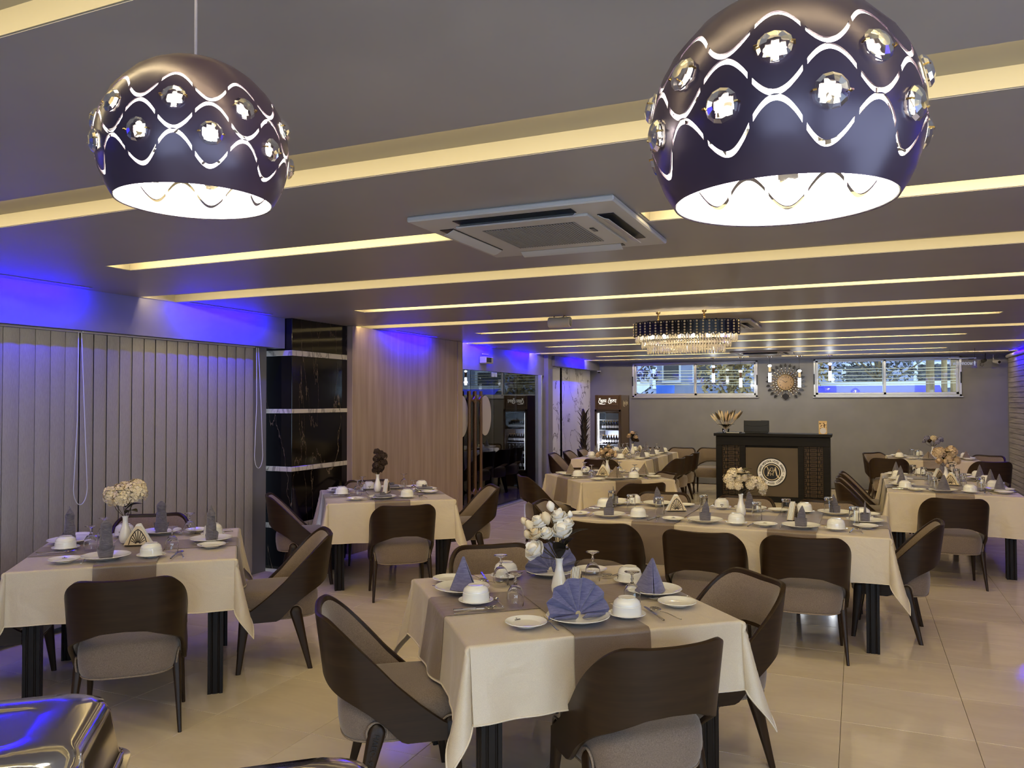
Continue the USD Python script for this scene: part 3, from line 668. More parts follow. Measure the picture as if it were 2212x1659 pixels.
# ------------------------------------------------------------------ tableware patterns (base at z = 0)
def build_plate(name, r, h, mark=False):
    c = proto(name); w = r * .66
    prof = [(0, .0), (w * .8, 0), (w * .84, .003), (w * .98, .005), (r * .97, h - .002), (r, h), (r * .985, h + .002), (w * 1.06, .0085), (w * .95, .006), (0, .0055)]
    part(c, 'plate', lathe(prof, 48), 'ceramic', 30)
    if mark:
        mb = MB(); mb.lathe([(0, .0005), (.004, .0005), (.004, 0)], 10, (r * .80, 0, h * .78)); mb.box((r * .70, 0, h * .60), (.005, .026, .001))
        part(c, 'emblem', mb, 'emblem_brown', False, 'small dark printed emblem')
    return c
DINNER, SIDE = build_plate('dinner_plate', .126, .022), build_plate('side_plate', .082, .016, True)
def build_bowl():
    c = proto('soup_bowl')
    b = [(.034, .070), (.034, .066), (.040, .064), (.050, .056), (.0545, .046), (.0545, .040), (.057, .038), (.0585, .020), (.0585, .001), (.0565, .0), (.054, .002), (.054, .036), (.048, .052), (.036, .061), (0, .062)]
    part(c, 'bowl', lathe([(0, .0685), (.030, .0685)] + b, 44), 'ceramic', 35)
    mb = MB(); v, f = lathe([(0, .001), (.0042, .001), (.0042, 0)], 10); mb.add(upright((v, f), (0, -.0586, .014), '-y')); mb.box((0, -.0588, .026), (.024, .001, .0045))
    part(c, 'emblem', mb, 'emblem_brown', False, 'small dark printed emblem')
    return c
BOWL, SAUCER = build_bowl(), build_plate('saucer', .076, .013)
def build_goblet():
    c = proto('goblet')   # stands upside down on its rim
    o = [(.034, .0), (.0365, .02), (.0368, .04), (.033, .062), (.022, .080), (.008, .090), (.0048, .096), (.0046, .103), (.0075, .107), (.0048, .112), (.0045, .124), (.010, .130), (.032, .1375), (.0325, .139)]
    i = [(.0, .1395), (.0315, .1395)][::-1]
    inn = [(.0328, .0), (.0352, .02), (.0355, .04), (.0318, .061), (.020, .0785), (.0, .086)]
    part(c, 'glass', lathe(inn[::-1] + o + i, 36), 'glass', 40)
    return c
def build_tumbler():
    c = proto('tumbler')
    o = [(.0355, .0), (.036, .004), (.0315, .112), (.0325, .118), (.0325, .126), (.031, .129)]
    inn = [(.0338, .0), (.0342, .004), (.0298, .106), (.0, .110)]
    part(c, 'glass', lathe(inn[::-1] + o + [(0, .1285)], 36), 'glass', 40); return c
GOBLET, TUMBLER = build_goblet(), build_tumbler()
def handle2(L): 
    mb = MB(); xs = np.linspace(0, L, 9); P = []
    for k, x in enumerate(xs):
        t = k / 8; ww = .009 * (.45 + .55 * t ** 1.5) / 2; z = .003 + .007 * math.sin(PI * t) * (1 - t)
        P.append([(-x, -ww, z), (-x, -ww, z + .0016), (-x, 0, z + .0026), (-x, ww, z + .0016), (-x, ww, z), (-x, 0, z - .0002)])
    mb.add(grid(np.array(P), cv=True, flip=True)); mb.box((-L, 0, .0042), (.007, .0088, .0024), 0, .0009); return mb
def build_spoon2(name, L, bw):
    c = proto(name); bl = bw * 1.5; mb = handle2(L - bl); P = []
    for a in np.linspace(.04, 1, 8):
        P.append([(bl * .5 + bl * .5 * a * math.cos(t), bw * .5 * a * math.sin(t) * (1 + .15 * math.cos(t)), .0012 + .0085 * a * a) for t in np.linspace(0, 2 * PI, 25)[:-1]])
    mb.add(solidify(*grid(np.array(P), cv=True, flip=True), .0012)); part(c, 'spoon', mb, 'steel', 50); return c
SPOON, TEASPOON = build_spoon2('dessert_spoon', .19, .040), build_spoon2('teaspoon', .135, .028)
def build_fork():
    c = proto('fork'); mb = handle2(.125)
    mb.box((.014, 0, .0055), (.030, .022, .002), 0, .0009)
    for y in (-.0086, -.0029, .0029, .0086): mb.tube([(.026, y, .0055), (.045, y, .0042), (.064, y, .0085)], [.0018, .0016, .0009], 6)
    part(c, 'fork', mb, 'steel', 40); return c
def build_knife():
    c = proto('table_knife'); mb = MB()
    pl = sg.Polygon([(0, -.006), (.09, -.008), (.118, -.004), (.122, .004), (.10, .007), (0, .005)]); m = prism(pl, .0014, .0030); mb.add(m)
    mb.box((-.047, 0, .0042), (.096, .011, .0066), 0, .002); part(c, 'knife', mb, 'steel', 30); return c
FORK, KNIFE = build_fork(), build_knife()

# napkins
def build_fan(name, m):
    c = proto(name); NP = 7; K = NP * 8; rs = np.linspace(.012, .128, 12); P = []
    for r in rs:
        row = []
        for k in range(K + 1):
            u = k / K; a = math.radians(-98 + 196 * u); ph = u * NP
            zz = abs((ph % 1) - .5) * 2 - .5
            R = r * (1 + .10 * math.cos(a * 1.0) * (r / .128) + .012 * math.sin(ph * 2 * PI))
            lo = max(0, abs(a) - 1.15)
            row.append((R * math.sin(a), (.062 * zz) * (r / .128) ** .8 * .55 - .35 * lo * r + .012 * r / .128, .020 + max(-.012, R * math.cos(a) * .98)))
        P.append(row)
    part(c, 'pleated_fan', solidify(*grid(np.array(P)), .0028), m, 28)
    ft = MB()
    for s in (-1, 1):
        Q = [[(s * (.015 + .095 * u), -.012 - .030 * math.sin(PI * v) * (1 - .3 * u) + .01 * u, .004 + .026 * (1 - abs(2 * v - 1)) * (1 - .4 * u)) for v in np.linspace(0, 1, 9)] for u in np.linspace(0, 1, 8)]
        ft.add(solidify(*grid(np.array(Q), flip=s < 0), .003))
    part(c, 'folded_foot', ft, m, 40); return c
def build_pyramid(name, m, w=.095, h=.135):
    c = proto(name); mb = MB()
    def leaf(a, b, ap, t=.004, bulge=.008):
        a, b, ap = map(np.array, (a, b, ap)); P = []
        nrm = np.cross(b - a, ap - a); nrm = nrm / np.linalg.norm(nrm)
        for v in np.linspace(0, .985, 9): P.append([(a + (b - a) * u) * (1 - v) + ap * v + nrm * bulge * math.sin(PI * u) * (1 - v) for u in np.linspace(0, 1, 9)])
        return solidify(*grid(np.array(P)), t)
    ap = (0, .005, h)
    mb.add(leaf((-w, .045, 0), (-.003, -.055, 0), ap)); mb.add(leaf((.003, -.055, 0), (w, .045, 0), ap)); mb.add(leaf((w, .05, 0), (-w, .05, 0), ap))
    mb.add(leaf((-w * .86, .030, 0), (-.006, -.030, 0), (0, .012, h * .96), .003)); mb.add(leaf((.006, -.030, 0), (w * .86, .030, 0), (0, .012, h * .96), .003))
    part(c, 'folded_pyramid', mb, m, 30); return c
def build_twist(name, m, tip=1):
    c = proto(name); P = []; n = 40
    for z in np.linspace(0, .205, 34):
        k = z / .205; row = []
        for t in np.linspace(0, 2 * PI, n + 1)[:-1]:
            sp = ((t / (2 * PI) * 2 + k * 3.2) % 1.0)
            r = (.036 - .006 * k) * (1 + .14 * (sp - .5)) + .003 * math.sin(7 * k)
            if k > .80: r *= max(.10, 1 - ((k - .80) / .2) ** (1.2 if tip else 2.4) * (.9 if tip else .75))
            row.append((r * math.cos(t) + tip * .016 * max(0, k - .75) * 4 * .5, r * math.sin(t) * .86, z))
        P.append(row)
    P = [np.array([np.array(P[0]).mean(0)] * n)] + P + [np.array([np.array(P[-1]).mean(0) + [0, 0, .004]] * n)]
    part(c, 'rolled_column', grid(np.array(P), cv=True, flip=True), m, 24)
    fl = MB(); Q = [[(.036 * math.cos(a) * (1.05 + .25 * v), -.034 * math.sin(a) * (1.05 + .2 * v), .008 + .048 * v + .012 * math.cos(a * 2)) for v in np.linspace(0, 1, 5)] for a in np.linspace(.2, 2.9, 16)]
    fl.add(solidify(*grid(np.array(Q)), .0025)); part(c, 'turned_cuff', fl, m, 40)
    if tip:
        pk = MB(); pk.add(solidify(*grid(np.array([[(-.035 + .07 * u, .02 * math.sin(PI * u) - .022 * v, .150 + .022 * u + .055 * v * (1 - abs(2 * u - 1))) for v in np.linspace(0, 1, 5)] for u in np.linspace(0, 1, 9)])), .0025)); part(c, 'pointed_peak', pk, m, 40)
    return c
def build_flame(name, m):
    c = proto(name)
    P = [[((.037 + .004 * v) * math.copysign(abs(math.cos(a)) ** .75, math.cos(a)), (.030 + .003 * v) * math.copysign(abs(math.sin(a)) ** .75, math.sin(a)), .058 * v) for v in np.linspace(0, 1, 6)] for a in np.linspace(0, 2 * PI, 33)[:-1]]
    part(c, 'folded_cup', solidify(*grid(np.array(P), cu=True), .006), m, 40)
    L = []
    for v in np.linspace(0, 1, 12):
        w = .026 * math.sin(PI * min(1, .25 + .75 * v) ** 1.1) + .001; tw = .5 * v
        L.append([(w * math.cos(t) * math.cos(tw) - .010 * math.sin(t) * (1 - v) * math.sin(tw) + .010 * v, w * math.cos(t) * math.sin(tw) + (.012 * (1 - v) + .002) * math.sin(t), .02 + .125 * v) for t in np.linspace(0, 2 * PI, 15)[:-1]])
    part(c, 'upright_leaf', grid(np.array(L), cv=True, flip=True), m, 40); return c
def build_cone(name, m):
    c = proto(name); n = 30; P = []
    for k in np.linspace(0, 1, 12):
        r = .058 * (1 - k) ** .85 + .002
        P.append([(r * math.cos(t) * (1 + .10 * math.cos(2 * t)) + .010 * k, r * math.sin(t) * .8, .155 * k + .012 * (1 - k) * max(0, -math.sin(t))) for t in np.linspace(0, 2 * PI, n + 1)[:-1]])
    P = [np.array([np.array(P[0]).mean(0)] * n)] + P
    part(c, 'cone', grid(np.array(P), cv=True, flip=True), m, 35)
    fl = MB()
    for s in (-1, 1): fl.add(solidify(*grid(np.array([[(s * (.012 + .050 * u) * (1 - .8 * v), -.052 * (1 - v) * (1 - .25 * u), .125 * v * (1 - .25 * u)) for v in np.linspace(0, 1, 8)] for u in np.linspace(0, 1, 6)]), flip=s < 0), .003))
    part(c, 'wrapped_flap', fl, m, 40); return c
def build_flat(name, m):
    c = proto(name); mb = MB(); mb.box((0, 0, .007), (.15, .15, .013), 0, .005); mb.box((.006, .004, .020), (.135, .14, .012), 4, .005); part(c, 'folded_square', mb, m, 40)
    P = [[(( .008 + .020 * a / 12) * math.cos(a), (.008 + .020 * a / 12) * math.sin(a), .026 + .022 * v + .004 * math.sin(3 * a)) for v in np.linspace(0, 1, 4)] for a in np.linspace(0, 12, 50)]
    part(c, 'rolled_rose', solidify(*grid(np.array(P)), .0025), m, 40); return c
FAN = build_fan('fan_napkin', 'napkin_blue'); PEAK = build_pyramid('peaked_napkin', 'napkin_blue', .082, .15); PYR = build_pyramid('pyramid_napkin', 'napkin_taupe'); TW1 = build_twist('twisted_napkin', 'napkin_grey', 1); TW0 = build_twist('rolled_napkin', 'napkin_grey', 0)
FLM = build_flame('flame_napkin', 'napkin_grey'); CONE = build_cone('cone_napkin', 'napkin_grey'); FLAT = build_flat('flat_napkin', 'napkin_grey')
PYR2 = build_pyramid('tan_pyramid_napkin', 'napkin_taupe', .085, .11)

# napkin holder: two triangular fretwork plates with paper napkins between them
def build_holder():
    c = proto('napkin_holder'); tri = sg.Polygon([(-.075, 0), (.075, 0), (.012, .108), (-.012, .108)]).buffer(.004, 3)
    for s in (-1, 1):
        y = s * .018
        pl = MB(); pl.add(upright(prism(tri, .003), (0, y, .006), '-y' if s < 0 else '+y'))
        h = part(c, 'side_plate', pl, 'holder_cream', False)
        ln = MB(); arch = [(-.052, .004), (-.040, .045), (-.018, .080), (0, .094), (.018, .080), (.040, .045), (.052, .004)]
        ln.add(stroke(arch, .0045, .0015)); 
        for a in range(-4, 5):
            an = math.radians(a * 17); R = .082 - .030 * abs(math.sin(an)); ln.add(stroke([(.012 * math.sin(an), .006 + .010 * math.cos(an)), (R * math.sin(an) * .75, .006 + R * math.cos(an))], .004, .0015))
        m = upright(ln.get(), (0, y + s * .003, .006), '-y' if s < 0 else '+y'); part(h, 'fan_fretwork', m, 'holder_lines', False, 'dark fan fretwork')
    part(c, 'base', MB().box((0, 0, .003), (.15, .05, .006), 0, .002).get(), 'holder_lines', False)
    ti = MB()
    for k in range(7):
        y = -.0135 + k * .0045; q = sg.Polygon([(-.080, 0), (.080, 0), (.004 + .003 * (k % 3), .122), (-.010 + .003 * (k % 2), .120)]).buffer(.002, 2); ti.add(upright(prism(q, .0026), (0, y + .0013, .007), '-y'))
    part(c, 'paper_napkins', ti, 'tissue', False, 'white paper napkins'); return c
HOLDER = build_holder()

# ------------------------------------------------------------------ laying the tables
def tpos(key, x, y):
    cx, cy, a = TABLES[key][:3]; a = math.radians(a); return (cx + x * math.cos(a) - y * math.sin(a), cy + x * math.sin(a) + y * math.cos(a))
ON = TT + .0102
rl = random.Random(5)
def seat(key, side, nm, along=0.0, nap=None, naplab='', glass='goblet', cut=True, jit=.012, back=0.0):
    """lays one place: along runs to the sitter's right from the middle of that side"""
    L, D, tn = TABLES[key][3:6]; ang = TABLES[key][2]
    half = {'front': D, 'back': D, 'left': L, 'right': L}[side] / 2; rot = {'front': 0, 'right': 90, 'back': 180, 'left': 270}[side]
    where = 'at the %s place, %s' % (nm, tn)
    def at(x, d):
        x += along + rl.uniform(-jit, jit); d += rl.uniform(-jit, jit); p = rotz([x, d - half, 0], rot); return tpos(key, p[0], p[1])
    r0 = ang + rot
    def put(pr, name, lab, cat, x, d, z=0.0, rz=0.0, group=None):
        q = at(x, d); return copy(pr, name, lab, cat, (q[0], q[1], ON + z), r0 + rz, group), q
    o, q = put(DINNER, 'dinner_plate', 'white dinner plate under the napkin ' + where, 'plate', -.08, .145)
    napz = .0065
    if nap is not None: copy(nap, 'folded_napkin', naplab + ' ' + where, 'napkin', (q[0], q[1], ON + napz), r0 + rl.uniform(-12, 12) * (1 if key != 'near' else .4), None)
    put(SIDE, 'side_plate', 'small white side plate ' + where, 'plate', -.30, .135, 0, 90 + rl.uniform(-20, 20))
    o, q = put(SAUCER, 'saucer', 'white saucer under the upturned bowl ' + where, 'saucer', .145, .15)
    copy(BOWL, 'soup_bowl', 'upturned white soup bowl on a saucer ' + where, 'bowl', (q[0], q[1], ON + .0066), r0 + 180 + rl.uniform(-15, 15))
    if glass == 'goblet': put(GOBLET, 'goblet', 'upturned stemmed water glass ' + where, 'glass', .23, .30)
    else: put(TUMBLER, 'tumbler', 'upturned tall tumbler ' + where, 'glass', .25, .40)
    if cut:
        put(FORK, 'fork', 'steel fork beside the side plate ' + where, 'fork', -.195, .16, 0, 90)
        put(KNIFE, 'table_knife', 'steel knife right of the bowl ' + where, 'knife', .255, .13, 0, 84)
        put(SPOON, 'dessert_spoon', 'steel spoon right of the bowl ' + where, 'spoon', .285, .17, 0, 100)
fanl = 'blue pleated fan napkin'
seat('near', 'front', 'front', 0, FAN, fanl); seat('near', 'right', 'right', 0, PEAK, 'blue peaked napkin'); seat('near', 'back', 'back', -.02, FAN, fanl); seat('near', 'left', 'left', -.12, PEAK, 'blue peaked napkin')
seat('left', 'front', 'front', -.03, TW0, 'tall round-topped rolled grey napkin'); seat('left', 'right', 'right', .09, TW1, 'tall twisted grey napkin with a pointed tip'); seat('left', 'back', 'back', 0, TW0, 'tall round-topped rolled grey napkin'); seat('left', 'left', 'left', -.15, TW1, 'tall twisted grey napkin with a pointed tip')
for sd, al in (('front', 0), ('right', .2), ('back', -.05), ('left', -.15)): seat('pier', sd, sd, al, FLAT, 'flat folded grey napkin')
for sd, al in (('front', 0), ('right', -.05), ('back', -.05), ('left', -.10)): seat('mid', sd, sd, al, PYR, 'taupe pyramid napkin')
for k, (x, n) in enumerate(((-.71, 'front left'), (0, 'front middle'), (.64, 'front right'))): seat('long', 'front', n, x, FLM, 'grey flame napkin in a folded cup', 'tumbler')
for k, (x, n) in enumerate(((.68, 'back left'), (-.06, 'back middle'), (-.68, 'back right'))): seat('long', 'back', n, x, FLM, 'grey flame napkin in a folded cup', 'tumbler')
seat('long', 'right', 'right end', .10, FLM, 'grey flame napkin in a folded cup', 'tumbler'); seat('long', 'left', 'left end', -.20, FLM, 'grey flame napkin in a folded cup', 'tumbler')
for x, n in ((.62, 'nearest left'), (0, 'middle left'), (-.62, 'farthest left')): seat('right', 'left', n, x, CONE, 'grey cone napkin', 'tumbler')
for x, n in ((-.58, 'nearest right'), (.02, 'middle right'), (.62, 'farthest right')): seat('right', 'right', n, x, CONE, 'grey cone napkin', 'tumbler')
seat('right', 'front', 'front end', 0, CONE, 'grey cone napkin', 'tumbler'); seat('right', 'back', 'far end', 0, CONE, 'grey cone napkin', 'tumbler')
for x, n in ((.48, 'nearest left'), (-.2, 'middle left'), (-.85, 'farthest left')): seat('fridge', 'left', n, x, CONE, 'dark cone napkin', cut=False)
for x, n in ((-.62, 'nearest right'), (.05, 'middle right'), (.68, 'farthest right')): seat('fridge', 'right', n, x, CONE, 'dark cone napkin', cut=False)
seat('fridge', 'front', 'front end', 0, CONE, 'dark cone napkin'); seat('fridge', 'back', 'far end', 0, CONE, 'dark cone napkin', cut=False)
for sd in ('front', 'right', 'back', 'left'): seat('corner', sd, sd, 0, PYR2, 'small tan pyramid napkin', 'tumbler', cut=sd == 'front')
# a teaspoon by the bowl at the left place of the near table, and one at its back
q = tpos('near', -.305, -.03); copy(TEASPOON, 'teaspoon', 'steel teaspoon lying between the bowl and the goblet on the near centre table', 'spoon', (q[0], q[1], ON), 130)
q = tpos('near', -.22, .30); copy(TEASPOON, 'teaspoon', 'steel teaspoon lying behind the farthest goblet on the near centre table', 'spoon', (q[0], q[1], ON), 20)
for key, x, y, rz, lab in (('near', .055, -.05, 62, 'seen edge-on'), ('left', .0, -.01, -8, 'turned to the camera'), ('pier', .02, .02, 70, 'seen edge-on'), ('mid', -.07, -.03, -32, 'beside the peach roses'), ('long', -.39, .08, 28, 'at the left half'),
                           ('long', .49, -.03, 78, 'at the right half, seen edge-on'), ('right', .05, -.25, -25, 'nearer of two'), ('right', -.03, .22, 40, 'farther of two'), ('fridge', .05, -.30, 15, 'nearer of two'), ('fridge', .1, .4, -25, 'farther of two')):
    q = tpos(key, x, y); copy(HOLDER, 'napkin_holder', 'triangular napkin holder %s on the %s' % (lab, TABLES[key][5]), 'napkin holder', (q[0], q[1], ON), TABLES[key][2] + rz)

# ------------------------------------------------------------------ vases and flowers
def vase_mesh(): return lathe([(0, 0), (.022, 0), (.027, .004), (.035, .025), (.036, .045), (.030, .075), (.019, .110), (.0145, .135), (.016, .155), (.0205, .168), (.018, .168), (.0135, .155), (.0120, .135), (.016, .110), (.026, .070), (.028, .03), (0, .012)], 32)
def rose(r, rr, n=9):
    mb = MB()
    mb.add(sphere(r * .50, (0, 0, r * .30), 1, (1, 1, 1.2)))
    for k in range(n):
        a = k * 2.39996; t = k / (n - 1); R = r * (.42 + .58 * t); w = .95 + .25 * t; P = []
        for v in np.linspace(0, 1, 5):
            row = []
            for u in np.linspace(-1, 1, 5):
                an = a + u * w; rad = R * (.25 + .75 * math.sin(v * (1.35 + .35 * t)))
                row.append((rad * math.cos(an), rad * math.sin(an), r * (-.45 + (1.45 - .75 * t) * v) - .18 * r * u * u * v + rr.uniform(-.03, .03) * r))
            P.append(row)
        mb.add(solidify(*grid(np.array(P)), .0011))
    return mb.get()
def bud(r, rr):
    P = [[(r * .62 * math.sin(PI * min(.96, k)) ** .8 * math.cos(t) * (1 + .10 * math.cos(3 * t + k * 2)), r * .62 * math.sin(PI * min(.96, k)) ** .8 * math.sin(t) * (1 + .10 * math.cos(3 * t + k * 2)), r * (2.0 * k - .6)) for t in np.linspace(0, 2 * PI, 13)[:-1]] for k in np.linspace(.02, .98, 9)]
    return grid(np.array(P), cv=True, flip=True)
def hydrangea(r, rr, n=54):
    mb = MB(); mb.add(sphere(r * .62, (0, 0, r * .2), 1))
    for k in range(n):
        z = 1 - 1.35 * (k + .5) / n; a = k * 2.39996; s = math.sqrt(max(0, 1 - z * z)); d = np.array([s * math.cos(a), s * math.sin(a), z]); c = d * r * rr.uniform(.70, 1.06) + [0, 0, r * .2]
        x = np.cross(d, [0, 0, 1.0] if abs(z) < .9 else [1.0, 0, 0]); x /= np.linalg.norm(x); y = np.cross(d, x)
        for q in range(4):
            b = q * PI / 2 + rr.uniform(-.2, .2); e1 = x * math.cos(b) + y * math.sin(b); e2 = np.cross(d, e1); L = r * .42
            v = np.array([c - d * .001, c + e1 * L * .6 + e2 * L * .42 + d * L * .18, c + e1 * L + d * L * .05, c + e1 * L * .6 - e2 * L * .42 + d * L * .18, c + e1 * L * .6 + d * L * .02]); mb.add((v, np.array([[0, 4, 1], [1, 4, 2], [2, 4, 3], [3, 4, 0]])))
    return mb.get()
def leafm(L, W, rr):
    P = []
    for v in np.linspace(0, 1, 8):
        w = W * math.sin(PI * (v * .94 + .03)) ** .8; P.append([(u * w, L * v, .18 * L * math.sin(v * 2.2) + .22 * w * abs(u) - .25 * L * v * v) for u in (-1, -.5, 0, .5, 1)])
    return solidify(*grid(np.array(P)), .0008)
def dirm(mesh, d, o, spin=0.0):
    d = np.asarray(d, float); d /= np.linalg.norm(d); x = np.cross([0, 0, 1.0] if abs(d[2]) < .95 else [1.0, 0, 0], d); x /= np.linalg.norm(x); y = np.cross(d, x)
    c, s = math.cos(spin), math.sin(spin); return orient(mesh, x * c + y * s, -x * s + y * c, d, o)
def bouquet(key, x, y, label, vlabel, petal, kinds, leaves, leafmat='leaf_green', lean=(0, 0), seed=1, at=None):
    q = at or (*tpos(key, x, y), ON); rr = random.Random(seed)
    v = thing('flower_vase', vlabel, 'vase', q); part(v, 'vase', vase_mesh(), 'ceramic', 40)
    b = thing('bouquet', label, 'flowers', (q[0], q[1], q[2] + .10))
    st = MB()
    for (dx, dy, dz, r, kind) in kinds:
        o = np.array([dx + lean[0], dy + lean[1], dz]); d = o - [0, 0, .0]; d = d / np.linalg.norm(d); d = d * .75 + np.array([0, -.35, .25])
        m = {'r': rose, 'b': bud, 'h': hydrangea}[kind](r, rr)
        part(b, {'r': 'flower_head', 'b': 'flower_bud', 'h': 'flower_head'}[kind], dirm(m, d, o, rr.uniform(0, 6)), petal if isinstance(petal, str) else petal[rr.randrange(len(petal))], 45)
        if dz > .03: st.tube([(rr.uniform(-.007, .007), rr.uniform(-.007, .007), -.07), (o[0] * .10, o[1] * .10, .06), (o[0] * .75, o[1] * .75, o[2] * .72), o - d * r * .2], .0018, 5)
    part(b, 'stems', st, 'stem_brown', 40)
    for (dx, dy, dz, L, W, az, el) in leaves:
        a, e = math.radians(az), math.radians(el); dr = np.array([math.cos(a) * math.cos(e), math.sin(a) * math.cos(e), math.sin(e)])
        xx = np.cross(dr, [0, 0, 1.0]); xx /= np.linalg.norm(xx); zz = np.cross(xx, dr)
        part(b, 'leaf', orient(leafm(L, W, rr), xx, dr, zz, (dx, dy, dz)), leafmat, 50)
def cluster(n, R, z, h, r0, r1, kinds, rr, flat=1.0):
    out = []
    for k in range(n):
        a = k * 2.39996; t = math.sqrt((k + .5) / n); out.append((R * t * math.cos(a), R * t * math.sin(a) * flat, z + h * (1 - t * t) + rr.uniform(-.01, .01), rr.uniform(r0, r1), kinds[rr.randrange(len(kinds))]))
    return out
# camera-facing axes for the nearest bouquet: it leans to the left of the vase, as in the photo
cl, sl = math.cos(YAW), math.sin(YAW)
def cam2(r, d): return (r * cl - d * sl, r * sl + d * cl)
pe = []
for r, d, z, s, k in ((-.035, 0, .315, .024, 'b'), (-.085, .01, .25, .036, 'r'), (-.055, -.01, .262, .030, 'b'), (-.125, 0, .232, .026, 'b'), (-.10, -.02, .205, .030, 'r'), (-.13, .01, .19, .024, 'b'), (-.055, -.03, .205, .030, 'r'), (-.105, -.04, .135, .042, 'r'),
                      (.0, 0, .275, .034, 'r'), (.035, -.02, .245, .030, 'r'), (.01, -.03, .215, .042, 'r'), (-.015, .02, .255, .022, 'b'), (-.15, .01, .25, .020, 'b'), (.05, .02, .28, .016, 'b')):
    a, b = cam2(r, d); pe.append((a, b, z - .03, s * 1.22, k))
lv = [(0, 0, .10, .16, .040, 22, 42), (0, 0, .09, .10, .03, 60, 40), (-.02, 0, .12, .10, .03, 190, 20), (0, -.01, .08, .09, .028, 320, 30), (.01, -.02, .07, .10, .03, 280, 60)]
bouquet('near', -.01, -.01, 'loose bouquet of white peonies and buds leaning left on the near centre table', 'slim white ceramic vase holding the white peonies on the near centre table', ['petal_white', 'petal_cream'], pe, lv, 'leaf_dark', seed=3)
r5 = random.Random(9)
hl = [(*cam2(-.075, 0), .185, .055, 'h'), (*cam2(-.02, .03), .20, .06, 'h'), (*cam2(.06, 0), .195, .066, 'h'), (*cam2(.0, -.03), .165, .055, 'h'), (*cam2(.045, .05), .22, .055, 'h'), (*cam2(-.06, -.03), .15, .03, 'r')]
lv2 = [(0, 0, .08 + .02 * k, .10, .032, k * 57, 15 + 10 * (k % 3)) for k in range(8)]
bouquet('left', -.09, .10, 'bouquet of cream hydrangeas with brown leaves on the near left table', 'slim white ceramic vase holding the cream hydrangeas on the near left table', 'petal_cream', hl, lv2, seed=4)
dk = [(*cam2(.01 + .02 * math.sin(k * 2.1), .02 * math.cos(k * 1.7)), .10 + .022 * k, .040 - .001 * k, 'h') for k in range(9)] + [(*cam2(.06, 0), .17, .034, 'h'), (*cam2(.055, 0), .235, .036, 'h'), (*cam2(-.02, -.01), .10, .03, 'h')]
bouquet('pier', -.05, .14, 'tall dark brown dried flower spike in the vase before the beige pier', 'white vase holding the dark dried flowers on the pier table', 'petal_dark', dk, [(0, 0, .08, .07, .03, 20, 30), (0, 0, .08, .07, .03, 200, 30)], 'leaf_dark', seed=5)
pr = cluster(15, .115, .10, .10, .030, .040, 'rrrb', random.Random(2))
bouquet('mid', .06, .14, 'round bouquet of peach roses on the middle table', 'white vase holding the peach roses on the middle table', 'petal_peach', pr, lv2, seed=6)
lr = [(*cam2(x, y), z, s, k) for x, y, z, s, k in ((-.085, 0, .175, .042, 'h'), (-.05, .02, .205, .045, 'h'), (-.02, -.02, .17, .045, 'r'), (.0, .02, .225, .040, 'r'), (-.075, -.02, .13, .034, 'h'), (.02, -.03, .185, .042, 'r'), (.05, .01, .20, .042, 'r'), (.08, -.02, .155, .042, 'h'), (.12, 0, .145, .046, 'h'), (.15, -.01, .115, .042, 'h'), (.16, .01, .075, .028, 'h'), (.06, -.03, .13, .036, 'h'), (-.03, -.04, .125, .034, 'h'))]
bouquet('long', .12, -.02, 'wide bouquet of cream roses spreading right over the long centre table', 'white vase holding the cream roses on the long centre table', 'petal_cream', lr, lv2, seed=7)
bouquet('right', .03, .04, 'bouquet of beige hydrangeas and tulips on the long right table', 'white vase holding the beige flowers on the long right table', 'petal_peach', [(*cam2(x, y), z, s, k) for x, y, z, s, k in ((-.07, 0, .20, .062, 'h'), (.05, 0, .205, .064, 'h'), (-.085, -.03, .12, .045, 'r'), (-.03, -.04, .11, .036, 'b'), (.02, -.02, .14, .040, 'h'), (.10, -.02, .13, .036, 'h'), (.13, 0, .10, .03, 'b'), (-.01, -.05, .07, .03, 'b'))], lv2, seed=8)
bouquet('fridge', .05, .12, 'small bouquet of peach and dark roses on the fridge table', 'white vase holding the peach and dark roses on the fridge table', ['petal_peach', 'petal_dark', 'petal_peach'], [(*cam2(x, y), z, s, k) for x, y, z, s, k in ((0, 0, .23, .05, 'r'), (-.05, 0, .19, .045, 'r'), (.05, 0, .17, .045, 'r'), (.02, 0, .13, .045, 'r'), (.07, 0, .12, .04, 'r'))], lv2, 'leaf_dark', seed=11)
bouquet('corner', .02, .05, 'loose posy of lilac blooms and white berries on the far corner table', 'clear pale vase holding the lilac posy on the far corner table', ['petal_lilac', 'petal_dark', 'petal_lilac', 'petal_cream'], cluster(12, .13, .13, .07, .03, .045, 'hhr', random.Random(4)), [], 'leaf_dark', seed=12)
